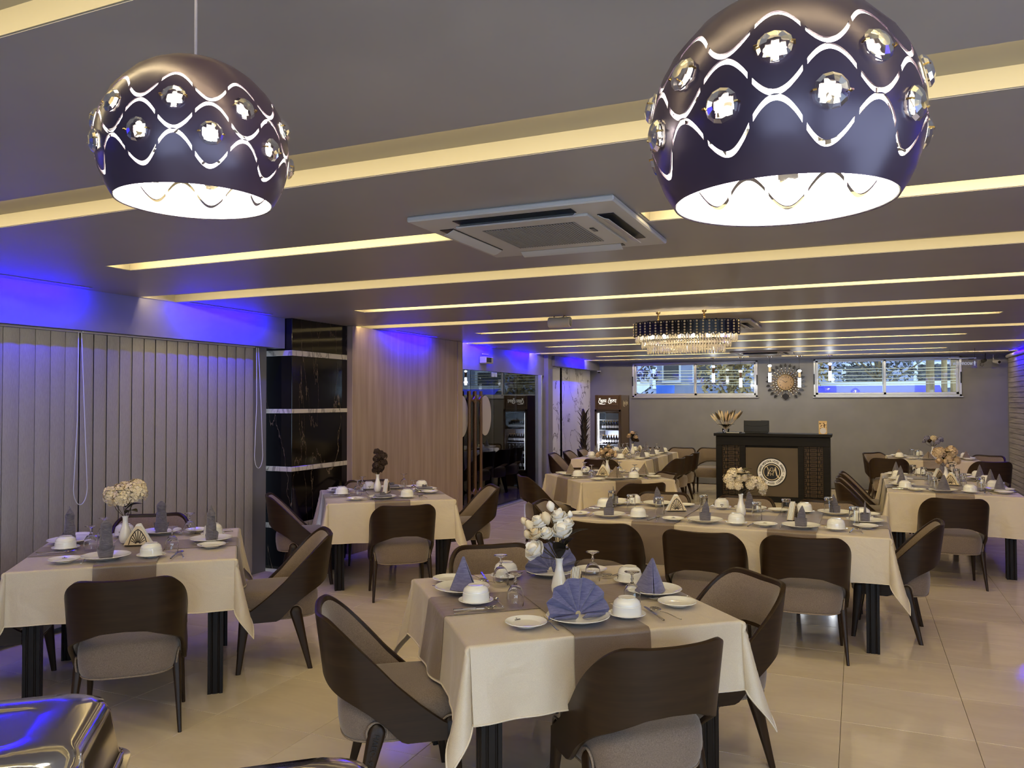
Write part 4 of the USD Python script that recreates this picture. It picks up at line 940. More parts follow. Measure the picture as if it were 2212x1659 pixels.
# ------------------------------------------------------------------ globe pendants with wave slots and crystal buttons
def globe(R, off=0.0):
    """shade surface as rows that follow the waves, so the slots have clean edges. polar angle th from the top; returns (vertices, faces)"""
    NC = 9 * 48; ph = np.arange(NC) * 2 * PI / NC
    def wave(k): # rounded triangle wave, 8 periods; neighbouring waves are half a period apart
        s = np.cos(9 * ph + (PI if k == 1 else 0)); return np.sign(s) * np.abs(s) ** .92
    base, amp, hw = [67, 86, 105], [-8.2, -8.2, -9.0], 1.25
    rows = [(np.full(NC, t), False) for t in (9, 16, 24, 32, 40)]
    for k in range(3):
        c = base[k] + amp[k] * wave(k)
        if k: 
            pc = base[k - 1] + amp[k - 1] * wave(k - 1)
            for t in np.linspace(.06, .94, 15): rows.append(((pc + hw) * (1 - t) + (c - hw) * t, False))
        else: rows.append((c * .5 + 45 * .5 - 1, False))
        rows.append((c - hw, True)); rows.append((c + hw, False))
    last = rows[-1][0]
    for t in (.3, .6, 1.0): rows.append((last * (1 - t) + 125.0 * t, False))
    TH = np.radians(np.array([r[0] for r in rows])); slot = [r[1] for r in rows]
    r = R - off; sh = 1.0
    P = np.stack([r * np.sin(TH) * np.cos(ph), r * np.sin(TH) * np.sin(ph), r * np.cos(TH)], -1)
    v = P.reshape(-1, 3); f = []; per = NC // 9
    hole = [np.array([math.sin(a) * math.cos(b), math.sin(a) * math.sin(b), math.cos(a)]) * r for a, h in ((math.radians(76.5), 0), (math.radians(95.5), .5)) for b in [2 * PI * (k + h) / 9 for k in range(9)]]
    hole = np.array(hole)
    for i in range(len(rows) - 1):
        for j in range(NC):
            if not slot[i]:
                cen = (P[i, j] + P[i + 1, (j + 1) % NC]) / 2
                if ((hole - cen) ** 2).sum(1).min() < (.0138 * R / .15) ** 2: continue
            if slot[i]:
                # small bridges half way up every flank
                kk = (j + per // 4) % (per // 2)
                if kk > 1: continue
            a, b, c2, d = i * NC + j, i * NC + (j + 1) % NC, (i + 1) * NC + (j + 1) % NC, (i + 1) * NC + j
            f += [[a, d, c2], [a, c2, b]]
    top = len(v); v = np.vstack([v, [0, 0, r]]); f += [[top, j, (j + 1) % NC] for j in range(NC)]
    return v, np.array(f)
def pendant(label, loc, R, spin):
    t = thing('globe_pendant', label, 'pendant lamp', loc, spin)
    v, f = globe(R); part(t, 'shade', solidify(v, f, .0014), 'shade_outer', 40)
    v, f = globe(R, .0017); part(t, 'white_lining', solidify(v, f, .0012), 'shade_inner', 40, 'bright white lining')
    for row, (th, half) in enumerate(((76.5, 0), (95.5, 1))):
        for k in range(9):
            p = math.radians(k * 40 + (20 if half else 0)); a = math.radians(th); d = np.array([math.sin(a) * math.cos(p), math.sin(a) * math.sin(p), math.cos(a)])
            pr = [(.0, .0062), (.0055, .0060), (.0112, .0034), (.0140, .0002), (.0137, -.0016), (.0, -.0018)]
            b = part(t, 'crystal_button', dirm(lathe([(r * R / .15 * 1.28, z * R / .15 * 1.2) for r, z in pr], 12), d, d * (R + .0028)), 'button_glass', False)
            x = np.cross([0, 0, 1], d); x /= np.linalg.norm(x)
            for s in (-1, 1): part(b, 'claw', MB().tube([d * (R + .001) + x * s * .0190 * R / .15, d * (R + .0065) + x * s * .0190 * R / .15, d * (R + .0075) + x * s * .0160 * R / .15], .0011, 5), 'brass', 40)
    part(t, 'bulb', sphere(.030, (0, 0, .015), 3), 'bulb_glow', True)
    part(t, 'socket', MB().cyl((0, 0, .045), (0, 0, R - .004), .017, .014).get(), 'white_plastic', 40)
    part(t, 'cord', MB().tube([(0, 0, R - .002), (0, 0, CEIL - loc[2] - .02)], .0026, 8), 'cord_grey', 40)
    part(t, 'ceiling_rose', MB().lathe([(0, 0), (.045, 0), (.05, -.006), (.045, -.022), (.012, -.026), (0, -.026)][::-1], 24, (0, 0, CEIL - loc[2])).get(), 'shade_outer', 40)
    l = UsdLux.SphereLight.Define(stage, t.GetPath().AppendChild('lamp_glow')); l.CreateRadiusAttr(.032); l.CreateIntensityAttr(PEND); l.CreateColorAttr(Gf.Vec3f(1.0, .93, .80)); l.AddTranslateOp().Set(Gf.Vec3d(0, 0, .015))
pendant('left globe pendant lamp with glowing wave slots and crystal buttons, brownish shade', (-.995, .972, 2.053), .149, 24)
pendant('right and nearer globe pendant lamp with glowing wave slots and crystal buttons, bluish shade', (-.076, .950, 1.952), .149, 32)

# ------------------------------------------------------------------ ceiling cassette air conditioners
def cassette(label, x, y, w=.95):
    t = thing('ceiling_air_conditioner', label, 'air conditioner', (x, y, CEIL))
    h = w / 2
    part(t, 'panel_frame', MB().box((0, 0, -.0125), (w, w, .025), 0, .010).get(), 'white_plastic', False)
    part(t, 'centre_panel', MB().box((0, 0, -.030), (w * .66, w * .66, .012), 0, .005).get(), 'white_plastic', False)
    for k in range(4):
        b, c = rotz([0, h * .80, -.0262], k * 90), 0
        s = part(t, 'air_slot', MB().box(b, (w * .58, w * .075, .004), k * 90).get(), 'black_plastic', False, 'dark air outlet slot')
        P = [[(u * w * .285, h * (.73 + .10 * v), -.028 - .022 * math.sin(v * 1.3)) for v in np.linspace(0, 1, 5)] for u in (-1, 1)]
        m = solidify(*grid(np.array(P)), .003); part(t, 'louvre', (rotz(m[0], k * 90), m[1]), 'white_plastic', 40)
    for k in range(34):
        yy = -w * .23 + k * w * .46 / 33; part(t, 'grille_bar', MB().box((yy, 0, -.0375), (w * .0075, w * .46, .004), 0, .0008).get(), 'grille_plastic', False)
    part(t, 'grille_backing', MB().box((0, 0, -.0362), (w * .47, w * .47, .001)).get(), 'dark_metal', False)
    part(t, 'receiver', MB().box((w * .27, -w * .05, -.038), (.02, .07, .004), 0, .001).get(), 'black_plastic', False)
cassette('nearest four-way ceiling air conditioner between the globe pendants', -1.35, 3.475); cassette('middle ceiling air conditioner behind the crystal chandelier', -1.43, 8.56); cassette('farthest ceiling air conditioner near the window wall', -1.465, 13.9)

# ------------------------------------------------------------------ crystal chandelier
def chandelier():
    X, Y = -1.43, 7.2; t = thing('crystal_chandelier', 'oval chandelier of black studded plates over tiers of hanging crystals', 'chandelier', (X, Y, 0))
    AX, AY = .475, .17
    def ell(a, ax, ay, n):  # equal steps along an ellipse
        th = np.linspace(0, 2 * PI, 721); q = np.stack([ax * np.cos(th), ay * np.sin(th)], 1); L = np.r_[0, np.cumsum(np.linalg.norm(np.diff(q, axis=0), axis=1))]
        s = (np.arange(n) + .5) / n * L[-1]; tt = np.interp(s, L, th); p = np.stack([ax * np.cos(tt), ay * np.sin(tt)], 1); nn = np.stack([np.cos(tt) / ax, np.sin(tt) / ay], 1); return p, nn / np.linalg.norm(nn, axis=1, keepdims=True)
    fr_ = MB(); 
    for z, ax, ay in ((2.365, .455, .15), (2.25, .455, .15), (2.20, .40, .12), (2.155, .35, .09)):
        th = np.linspace(0, 2 * PI, 61); fr_.tube([(ax * math.cos(a), ay * math.sin(a), z) for a in th], .006, 6)
    for x in (-.3, .3): fr_.box((x, 0, 2.365), (.02, .30, .01)); fr_.box((x * .9, 0, 2.20), (.02, .24, .008)); 
    for x in (-.3, .3): fr_.cyl((x, 0, 2.20), (x, 0, 2.365), .005)
    part(t, 'frame', fr_, 'dark_metal', 40)
    st = sg.LineString([(0, -.042), (0, .042)]).buffer(.0265, 6)
    pts, nn = ell(0, AX, AY, 40)
    for p, n in zip(pts, nn):
        pl = prism(st, .004); m = orient(pl, (-n[1], n[0], 0), (0, 0, 1), (n[0], n[1], 0), (p[0], p[1], 2.300))
        q = part(t, 'black_plate', m, 'clock_black', False)
        sm = MB()
        for k in range(5): sm.add(orient(lathe([(0, .006), (.0055, .005), (.0090, .0015), (.0095, -.001)][::-1], 8), (-n[1], n[0], 0), (0, 0, 1), (n[0], n[1], 0), (p[0] + n[0] * .0055, p[1] + n[1] * .0055, 2.300 + (k - 2) * .0255)))
        part(q, 'crystal_studs', sm, 'stud_gold', 40)
    dz = np.array([(0, 0), (.0075, -.010), (.009, -.060), (.005, -.078), (0, -.084)])
    for tier, (ax, ay, z, n) in enumerate(((.455, .15, 2.255, 84), (.40, .12, 2.205, 70), (.35, .09, 2.158, 60))):
        pp, n2 = ell(0, ax, ay, n)
        for k, (p, nq) in enumerate(zip(pp, n2)):
            m = lathe([(r, zz) for r, zz in dz][::-1], 6); part(t, 'crystal_drop', (rotz(m[0], math.degrees(math.atan2(nq[1], nq[0]))) + [p[0], p[1], z - .004 * (k % 2)], m[1]), 'crystal_drop', False)
    for k, x in enumerate((-.32, -.19, -.06, .07, .20, .33)):
        part(t, 'bulb', sphere(.017, (x, .02 * (-1) ** k, 2.235), 2, (1, 1, 1.6)), 'warm_glow', True)
        l = UsdLux.SphereLight.Define(stage, t.GetPath().AppendChild('bulb_glow_%d' % k)); l.CreateRadiusAttr(.018); l.CreateIntensityAttr(CHAND); l.CreateColorAttr(Gf.Vec3f(1.0, .80, .52)); l.AddTranslateOp().Set(Gf.Vec3d(x, .02 * (-1) ** k, 2.235))
    for x in (-.25, .17):
        w = MB(); w.tube([(x + .006 * math.sin(s * 40), .006 * math.cos(s * 40), 2.365 + s * (CEIL - 2.365)) for s in np.linspace(0, 1, 40)], .004, 6); part(t, 'hanging_wire', w, 'brass', 40)
    for x in (-.25, .17): part(t, 'ceiling_hook', MB().lathe([(.0, -.02), (.018, -.016), (.022, 0)], 16, (x, 0, CEIL)).get(), 'brass')
chandelier()

# ------------------------------------------------------------------ small crystal tube pendants by the back wall
sp = [(-2.497, 2.327, 'leftmost, before the left window'), (-1.997, 2.230, 'second from the left, before the left window'), (-1.476, 2.322, 'left of the peacock clock'), (-.963, 2.219, 'right of the peacock clock'), (-.447, 2.334, 'rightmost, before the right window')]
for k, (x, zt, lab) in enumerate(sp):
    t = thing('crystal_tube_pendant', 'small tube pendant with a glowing bubble cylinder, ' + lab, 'pendant lamp', (x, 15.2, 0))
    part(t, 'cord', MB().cyl((0, 0, zt - .01), (0, 0, CEIL), .0025).get(), 'dark_metal')
    part(t, 'ceiling_disc', MB().lathe([(0, CEIL - .02), (.05, CEIL - .018), (.055, CEIL)], 20).get(), 'chrome')
    part(t, 'glowing_cap', sphere(.034, (0, 0, zt - .035), 2, (1, 1, .75)), 'cool_glow', True)
    part(t, 'wooden_body', MB().cyl((0, 0, zt - .145), (0, 0, zt - .06), .022, n=20).get(), 'holder_cream' if k in (2, 3) else 'handle_wood')
    part(t, 'collar', MB().cyl((0, 0, zt - .165), (0, 0, zt - .145), .016, n=16).get(), 'black_plastic')
    pr = [(0, zt - .335)] + [(.027 + .002 * (j % 2), zt - .335 + j * .0085) for j in range(21)] + [(0, zt - .165)]
    gl = UsdLux.SphereLight.Define(stage, t.GetPath().AppendChild('tube_glow')); gl.CreateRadiusAttr(.035); gl.CreateIntensityAttr(55.0); gl.CreateColorAttr(Gf.Vec3f(.88, .93, 1.0)); gl.AddTranslateOp().Set(Gf.Vec3d(0, 0, zt - .27))
    part(t, 'bubble_cylinder', lathe(pr, 20), 'cool_glow', 40)
t = thing('cylinder_spotlight', 'cream cylinder spotlight mounted under the ceiling left of the chandelier', 'spotlight', (-2.61, 7.1, 2.398), 0)
part(t, 'body', MB().lathe([(0, -.11), (.046, -.11), (.05, -.105), (.05, .105), (.046, .11), (.040, .11), (.038, .07), (0, .07)], 32).get(), 'holder_cream', 30)
v = stage.GetPrimAtPath(t.GetPath().AppendChild('body')); UsdGeom.Xformable(v).AddRotateYOp().Set(90.0)
part(t, 'lens', (lambda m: orient(m, (0, 0, 1), (0, 1, 0), (1, 0, 0), (.075, 0, 0)))(lathe([(0, .003), (.037, 0)][::-1], 24)), 'black_plastic')
mb = MB()
for x in (-.06, .04): mb.tube([(x, 0, .045), (x, .01, .062)], .006, 8)
mb.tube([(.02, 0, .048), (.05, .01, .060), (.08, 0, .045)], .003, 6); part(t, 'mounting', mb, 'brass')

# ------------------------------------------------------------------ reception counter
CX, CY = -1.29, 13.62
c = thing('reception_counter', 'dark reception counter with lattice sides and a round hotel logo panel', 'counter', (CX, CY, 0))
part(c, 'carcass', MB().box((0, .03, .5325), (1.76, .40, 1.065), 0, .004).get(), 'counter_wood', False)
part(c, 'top_slab', MB().box((0, 0, 1.085), (1.82, .52, .045), 0, .005).get(), 'counter_wood', False)
part(c, 'front_fascia', MB().box((0, -.19, .985), (1.76, .05, .15), 0, .003).get(), 'counter_wood', False)
for x, w in ((-.83, .10), (-.45, .09), (.45, .09), (.83, .10)): part(c, 'upright_post', MB().box((x, -.19, .455), (w, .05, .91), 0, .003).get(), 'counter_wood', False)
part(c, 'plinth', MB().box((0, -.19, .045), (1.76, .055, .09), 0, .003).get(), 'counter_wood', False)
lp = part(c, 'logo_panel', MB().box((0, -.185, .485), (.82, .02, .79), 0, .003).get(), 'counter_panel', False)
for s in (-1, 1):
    x0 = s * .635
    part(c, 'lattice_backing', MB().box((x0, -.172, .50), (.29, .008, .83)).get(), 'lattice_backing', False, 'brown backing behind the lattice')
    rowh = .060
    for i in range(14):
        z = .10 + i * rowh
        pa = [((-.115, z, .06), 0), ((.115, z, .06), 0), ((0, z + .03, .085), 0)]
        mb = MB(); mb.box((x0, -.180, z), (.27, .008, .010)); mb.box((x0, -.180, z + .03), (.075, .008, .008))
        for k in (-1, 1):
            off = .035 if i % 2 else .0
            mb.box((x0 + k * (.058), -.180, z + .03), (.012, .008, .060))
            mb.box((x0 + k * (.090 + (.02 if i % 2 else 0)), -.180, z + .03), (.010, .008, .036)); mb.box((x0 + k * .125, -.180, z + .03), (.022, .008, .010))
        part(c, 'lattice_course', mb, 'counter_wood', False)
LX, LZ, LY = 0, .485, -.196
def ring(r0, r1, m, y, d=.004, lab=None):
    q = sg.Point(0, 0).buffer(r1, 24)
    if r0: q = q.difference(sg.Point(0, 0).buffer(r0, 24))
    part(lp, 'logo_disc' if not r0 else 'logo_ring', upright(prism(q, d), (LX, y, LZ), '-y'), m, False, lab)
ring(0, .235, 'logo_black', LY, .004, 'black disc of the round logo'); ring(.146, .218, 'frosted_sign', LY - .003, .004, 'pale ring with lettering'); ring(0, .142, 'logo_navy', LY - .003, .004); ring(.118, .130, 'logo_cream', LY - .006, .004)
def arc_text(s, r, a0, a1, h, flip):
    mb = MB(); n = len(s)
    for k, ch in enumerate(s):
        if ch == ' ': continue
        a = math.radians(a0 + (a1 - a0) * (k + .5) / n)
        m, w = text(ch, h, .0015, True); rot = math.degrees(a) + (90 if flip else -90)
        mb.add((rotz(m[0], rot) + [r * math.cos(a), r * math.sin(a), 0], m[1]))
    for b in (188, -8): 
        d = lathe([(0, .0015), (.006, .0015), (.006, 0)], 8); mb.add((d[0] + [r * math.cos(math.radians(b)), r * math.sin(math.radians(b)), 0], d[1]))
    part(lp, 'logo_lettering', upright(mb.get(), (LX, LY - .0072, LZ), '-y'), 'logo_navy', False)
arc_text('GRAND MOSTAFA HOTEL ARABIC', .182, 180, 2, .030, False); arc_text('GRAND FOOD LOUNGE', .182, 200, 342, .030, True)
mono = MB()
mono.add(stroke([(-.105, .085), (-.075, .088), (-.058, .060), (-.048, .0), (-.040, -.03), (-.040, .0), (-.020, .052)], .011)); mono.add(stroke([(-.048, .04), (-.060, -.055)], .013)); mono.add(stroke([(-.075, -.057), (-.045, -.057)], .006))
mono.add(stroke([(.028, .0), (.058, .075), (.066, .02), (.082, -.05), (.115, -.088)], .019)); mono.add(stroke([(.028, .0), (.040, .045), (.058, .078)], .008))
g, w = text('G', .060, .004, False); mono.add((g[0] + [0, .045, 0], g[1])); g, w = text('H', .056, .004, False); mono.add((g[0] + [0, -.030, 0], g[1]))
part(lp, 'logo_monogram', upright(mono.get(), (LX, LY - .0075, LZ), '-y'), 'logo_cream', False)
# on the counter
TOPC = 1.1078
t = thing('pos_monitor', 'black monitor seen from behind on the dark counter', 'monitor', (-1.535, 13.55, TOPC), 2)
part(t, 'screen_back', MB().box((0, 0, .115), (.40, .03, .19), 0, .006).get(), 'black_plastic', False)
part(t, 'top_edge', MB().box((-.06, -.002, .212), (.26, .022, .004), 0, .001).get(), 'white_plastic', False)
part(t, 'curved_seam', MB().tube([(-.18, -.016, .135), (-.08, -.0165, .118), (.08, -.0165, .118), (.18, -.016, .135)], .0022, 6), 'dark_metal')
part(t, 'stand', MB().box((0, .03, .012), (.36, .18, .024), 0, .005).get(), 'black_plastic', False)
t = thing('folder', 'thin dark folder lying left of the monitor on the counter', 'folder', (-1.90, 13.55, TOPC + .0), 0); part(t, 'cover', MB().box((0, 0, .009), (.22, .26, .018), 0, .003).get(), 'black_plastic', False); part(t, 'pages', MB().box((0, -.003, .009), (.21, .258, .012), 0, .001).get(), 'white_plastic', False)
t = thing('menu_card', 'upright printed menu card at the right end of the dark counter', 'card', (-.515, 13.55, TOPC), -6)
part(t, 'card', MB().box((0, 0, .105), (.125, .006, .21), 0, .001).get(), 'print_card', False); ph_ = part(t, 'print_panel', MB().box((0, -.0036, .135), (.11, .001, .09)).get(), 'print_food', False); part(t, 'plate_picture', upright(prism(sg.Point(0, 0).buffer(.048, 12).intersection(sg.box(-.055, -.06, .055, .05)), .001), (.004, -.0034, .052), '-y'), 'label_pale', False); part(t, 'foot', MB().box((0, .02, .003), (.10, .05, .006)).get(), 'print_card', False)
t = thing('dried_bouquet', 'wrapped bouquet of pale dried grasses standing on the left of the counter', 'flowers', (-2.03, 13.55, TOPC))
part(t, 'glass_vase', lathe([(0, .003), (.05, .003), (.055, .02), (.06, .07), (.055, .07), (.05, .02), (0, .008)], 24), 'acrylic', 40)
rr = random.Random(21); wr = MB()
for k in range(9):
    a = k * 2 * PI / 9; m = leafm(.16, .04, rr); d = np.array([math.cos(a) * .9, math.sin(a) * .9, .55]); d /= np.linalg.norm(d); xx = np.cross(d, [0, 0, 1.0]); xx /= np.linalg.norm(xx); wr.add(orient(m, xx, d, np.cross(xx, d), (0, 0, .07)))
part(t, 'dark_wrap', wr, 'leaf_dark', 50)
for k in range(30):
    a = rr.uniform(0, 2 * PI); e = rr.uniform(.06, .30); L = rr.uniform(.26, .37); tip = np.array([math.cos(a) * e, math.sin(a) * e * .7, L]); pl = MB()
    pl.tube([(0, 0, .05), tip * .5, tip * .75], .002, 5); pl.tube([tip * .68, tip * .8, tip * .95, tip * 1.06], [.006, .017, .014, .002], 6); part(t, 'grass_plume', pl, ['petal_peach', 'petal_cream', 'stem_brown'][k % 3], 50)

# ------------------------------------------------------------------ drinks fridge
f = thing('drinks_fridge', 'brown drinks fridge with a lit sign and bottles behind its glass door', 'fridge', (-4.20, 14.25, 0))
FW, FD, FH = .50, .56, 1.755
part(f, 'cabinet', (lambda mb: [mb.box((s * (FW / 2 - .02), 0, FH / 2), (.04, FD, FH), 0, .004) for s in (-1, 1)] and mb.box((0, FD / 2 - .02, FH / 2), (FW, .04, FH), 0, .004).box((0, 0, .16), (FW - .082, FD - .01, .32), 0, .004).box((0, 0, 1.585), (FW - .082, FD - .01, .33), 0, .004).get())(MB()), 'fridge_brown', False)
part(f, 'liner', MB().box((0, FD / 2 - .05, .87), (FW - .09, .012, 1.10)).get(), 'fridge_liner', False)
part(f, 'header_sign', MB().box((0, -FD / 2 + .002, 1.64), (.40, .02, .165), 0, .006).get(), 'fridge_brown', False)
df = MB()
for s in (-1, 1): df.box((s * (FW / 2 - .022), -FD / 2 - .012, .88), (.044, .03, 1.22), 0, .006)
for z in (.29, 1.47): df.box((0, -FD / 2 - .012, z), (FW, .03, .05), 0, .006)
dr = part(f, 'door_frame', df, 'fridge_dark', False); part(dr, 'door_pane', MB().box((0, -FD / 2 - .012, .88), (FW - .08, .006, 1.15)).get(), 'window_glass', False)
part(f, 'led_column', MB().box((-FW / 2 + .062, -FD / 2 + .03, .88), (.022, .012, 1.10), 0, .003).get(), 'fridge_led', False, 'white lit column inside the door')
SHZ = [.34, .58, .86, 1.12]
for k, z in enumerate((.33, .57, .85, 1.11, 1.30)): part(f, 'shelf', MB().box((.01, .0, z - .006), (FW - .10, FD - .14, .010), 0, .002).get(), 'fridge_liner', False)
# the sign's script, drawn as pen strokes
def script_sign(sc):
    w = .011 * sc; S = [[(-.165, .045), (-.14, .05), (-.165, .02), (-.175, -.02), (-.15, -.045), (-.10, -.03)], [(-.145, .022), (-.135, .022), (-.135, -.018)], [(-.135, .0), (-.11, .012), (-.10, -.012), (-.125, -.016)], [(-.085, .022), (-.085, -.02)], [(-.085, .0), (-.06, .012), (-.05, -.01), (-.07, -.018)], [(-.15, .024), (-.03, .026)], [(-.035, .022), (-.035, -.022)],
         [(.02, .05), (.045, .052), (.018, .02), (.005, -.02), (.03, -.045), (.07, -.03)], [(.04, .024), (.16, .028)], [(.045, .02), (.045, -.018)], [(.045, .0), (.07, .014), (.08, -.008), (.06, -.018)], [(.10, .024), (.10, -.018)], [(.10, .004), (.12, .016), (.132, -.012)], [(.15, .026), (.15, -.024)], [(-.16, -.050), (-.09, -.058), (-.05, -.050)]]
    mb = MB()
    for s in S: mb.add(stroke([(x * sc, y * sc) for x, y in s], w, .002))
    return mb.get()
hd = stage.GetPrimAtPath(f.GetPath().AppendChild('header_sign'))
part(hd, 'sign_script', upright(script_sign(1.0), (0, -FD / 2 - .0085, 1.642), '-y'), 'sign_glow', False, 'glowing white script lettering')
part(f, 'side_script', upright(script_sign(.95), (FW / 2 + .001, .02, 1.60), '+x'), 'logo_cream', False, 'pale script lettering on the side')
def bottle(name, h, body, capm):
    b = proto(name); part(b, 'body', lathe([(0, .001), (.026, .001), (.028, .008), (.028, h * .5), (.022, h * .66), (.011, h * .82), (.011, h * .93), (0, h * .935)], 16), body, 40)
    part(b, 'cap', lathe([(.012, h * .90), (.0135, h * .91), (.0135, h * .99), (0, h)], 14), capm, 40); part(b, 'label', lathe([(.0283, h * .22), (.0285, h * .23), (.0285, h * .46), (.0283, h * .47)], 16), 'label_pale', 40); return b
B1, B2 = bottle('cola_bottle', .24, 'cola', 'label_pale'), bottle('soda_can_bottle', .17, 'cola', 'cap_gold')
rown = ['bottom', 'second', 'third', 'top']
for r in range(4):
    n = 5 if r < 2 else 7
    for k in range(n):
        x = -.125 + k * (.30 / (n - 1)); pr = B1 if r < 2 else B2
        copy(pr, 'bottle', ('tall dark cola bottle, %s from the left on the %s shelf of the drinks fridge' if r < 2 else 'small gold-capped bottle, %s from the left on the %s shelf of the drinks fridge') % (ORD[k], rown[r]), 'bottle', (-4.20 + x, 14.25 - FD / 2 + .12, (.33, .57, .85, 1.11)[r]), 0, 'bottles in the drinks fridge')
fl = UsdLux.RectLight.Define(stage, f.GetPath().AppendChild('inside_glow')); fl.CreateWidthAttr(.02); fl.CreateHeightAttr(1.05); fl.CreateIntensityAttr(130.0); fl.CreateColorAttr(Gf.Vec3f(.9, .94, 1)); fl.AddTranslateOp().Set(Gf.Vec3d(-FW / 2 + .076, -FD / 2 + .03, .88)); fl.AddRotateYOp().Set(-90.0); fl.AddRotateZOp().Set(0.0)
# tall dried plant between the mural and the fridge
t = thing('dried_plant', 'tall dark dried plant standing between the ink mural and the fridge', 'plant', (-4.86, 14.55, 0))
part(t, 'pot', lathe([(0, 0), (.10, 0), (.13, .24), (.115, .24), (.09, .02), (0, .02)], 24), 'espresso', 40)
sm = MB()
for k in range(9):
    a = rr.uniform(0, 6.3); sm.tube([(0, 0, .05), (.03 * math.cos(a), .03 * math.sin(a), .7), (.06 * math.cos(a), .06 * math.sin(a), 1.2 + .05 * (k % 4))], [.006, .005, .002], 5)
part(t, 'stems', sm, 'stem_brown')
for k in range(44):
    a = rr.uniform(0, 6.3); z = rr.uniform(.35, 1.30); d = np.array([math.cos(a) * .16, math.sin(a) * .16, .98]); xx = np.cross(d, [0, 0, 1.0]); xx /= np.linalg.norm(xx); d /= np.linalg.norm(d)
    part(t, 'leaf', orient(leafm(.30, .035, rr), xx, d, np.cross(xx, d), (.05 * math.cos(a), .05 * math.sin(a), z)), 'stem_brown' if k % 3 else 'leaf_dark', 50)

# ------------------------------------------------------------------ peacock wall clock
t = thing('peacock_clock', 'round peacock wall clock with jewelled rays between the windows', 'clock', (-1.265, YB - .025, 1.995))
mb = MB(); jm = MB()
for rg, (r, n) in enumerate(((.175, 26), (.225, 26), (.275, 24))):
    for k in range(n):
        a = 2 * PI * (k + .5 * (rg % 2)) / n
        if abs(((a - 1.5 * PI) + PI) % (2 * PI) - PI) < .26: continue
        mb.tube([(.14 * math.cos(a), -.006, .14 * math.sin(a)), (r * math.cos(a), -.008, r * math.sin(a))], .004, 5); jm.add(sphere(.0125, (r * math.cos(a), -.014, r * math.sin(a)), 1, (1, .6, 1)))
part(t, 'ray_rods', mb, 'clock_gold', 40); part(t, 'crystal_beads', jm, 'steel', True)
for k in range(21):
    a = PI * 1.5 + math.radians(35) + math.radians(290) * k / 20; d = (math.cos(a), 0, math.sin(a))
    q = sg.Polygon([(-.010, 0), (-.026, .022), (-.021, .042), (0, .072), (.021, .042), (.026, .022), (.010, 0)]); m = orient(prism(q, .010), (-d[2], 0, d[0]), d, (0, -1, 0), (d[0] * .295, -.002, d[2] * .295)); fe = part(t, 'feather', m, 'clock_black', False)
    part(t, 'feather_rod', tube([(d[0] * .13, -.004, d[2] * .13), (d[0] * .30, -.004, d[2] * .30)], .0035, 5), 'clock_gold', 40)
part(t, 'dial_ring', upright(prism(sg.Point(0, 0).buffer(.152, 24), .02), (0, 0, 0), '-y'), 'clock_gold', False); dl = part(t, 'dial', upright(prism(sg.Point(0, 0).buffer(.132, 24), .006), (0, -.018, 0), '-y'), 'dial_gold', False)
nm = MB()
for k in range(12):
    a = PI / 2 - (k + 1) * PI / 6; g, w = text(str(k + 1), .026, .0015, True); nm.add((g[0] + [.108 * math.cos(a), .108 * math.sin(a), 0], g[1]))
part(dl, 'numerals', upright(nm.get(), (0, -.0242, 0), '-y'), 'clock_black', False)
hn = MB(); hn.add(stroke([(0, 0), (.030, .018)], .010, .003)); hn.add(stroke([(0, 0), (-.060, .042)], .007, .003)); part(dl, 'hands', upright(hn.get(), (0, -.027, 0), '-y'), 'clock_black', False)
pn = MB(); pn.tube([(0, -.012, -.15), (0, -.012, -.22)], .004, 6); pn.add(upright(prism(sg.Polygon([(-.070, -.268), (-.05, -.235), (0, -.205), (.05, -.235), (.070, -.268), (.045, -.305), (0, -.340), (-.045, -.305)]), .014), (0, -.006, 0), '-y')); part(t, 'pendulum', pn, 'clock_black', False)

# ------------------------------------------------------------------ washroom sign, cameras
t = thing('washroom_sign', 'hanging clear acrylic sign reading WASHROOM before the right window', 'sign', (1.515, 14.2, 0))
part(t, 'clear_panel', MB().box((0, 0, 2.222), (.40, .008, .145), 0, .002).get(), 'acrylic', False); part(t, 'top_bar', MB().box((0, 0, 2.305), (.38, .03, .022), 0, .004).get(), 'aluminium', False)
for x in (-.12, .12): part(t, 'clip', MB().box((x, -.008, 2.292), (.08, .02, .012), 0, .003).get(), 'black_plastic', False)
for x in (-.17, .17): part(t, 'wire', MB().cyl((x, 0, 2.31), (x, 0, CEIL), .002).get(), 'dark_metal')
g, w = text('WASHROOM', .042, .002, True); sc_ = .27 / w; g = (g[0] * [sc_, 1, 1], g[1]); part(t, 'lettering', upright(g, (.0, -.005, 2.222), '-y'), 'sign_edge_lit', False, 'frosted letters WASHROOM')
for s in (-1, 1):
    pm = MB(); pm.add((lathe([(0, .002), (.009, .002), (.009, 0)], 12)[0] + [s * .168, .030, 0], lathe([(0, .002), (.009, .002), (.009, 0)], 12)[1])); pm.add(stroke([(s * .168, .016), (s * .168, -.008)], .018, .002)); pm.add(stroke([(s * .168 - .016, .012), (s * .168 + .016, .012)], .006, .002))
    if s < 0: pm.add(prism(sg.Polygon([(s * .168 - .016, -.012), (s * .168 + .016, -.012), (s * .168, .014)]), .002))
    pm.add(stroke([(s * .168 - .005, -.012), (s * .168 - .005, -.034)], .006, .002)); pm.add(stroke([(s * .168 + .005, -.012), (s * .168 + .005, -.034)], .006, .002)); part(t, 'person_symbol', upright(pm.get(), (0, -.005, 2.222), '-y'), 'sign_edge_lit', False)
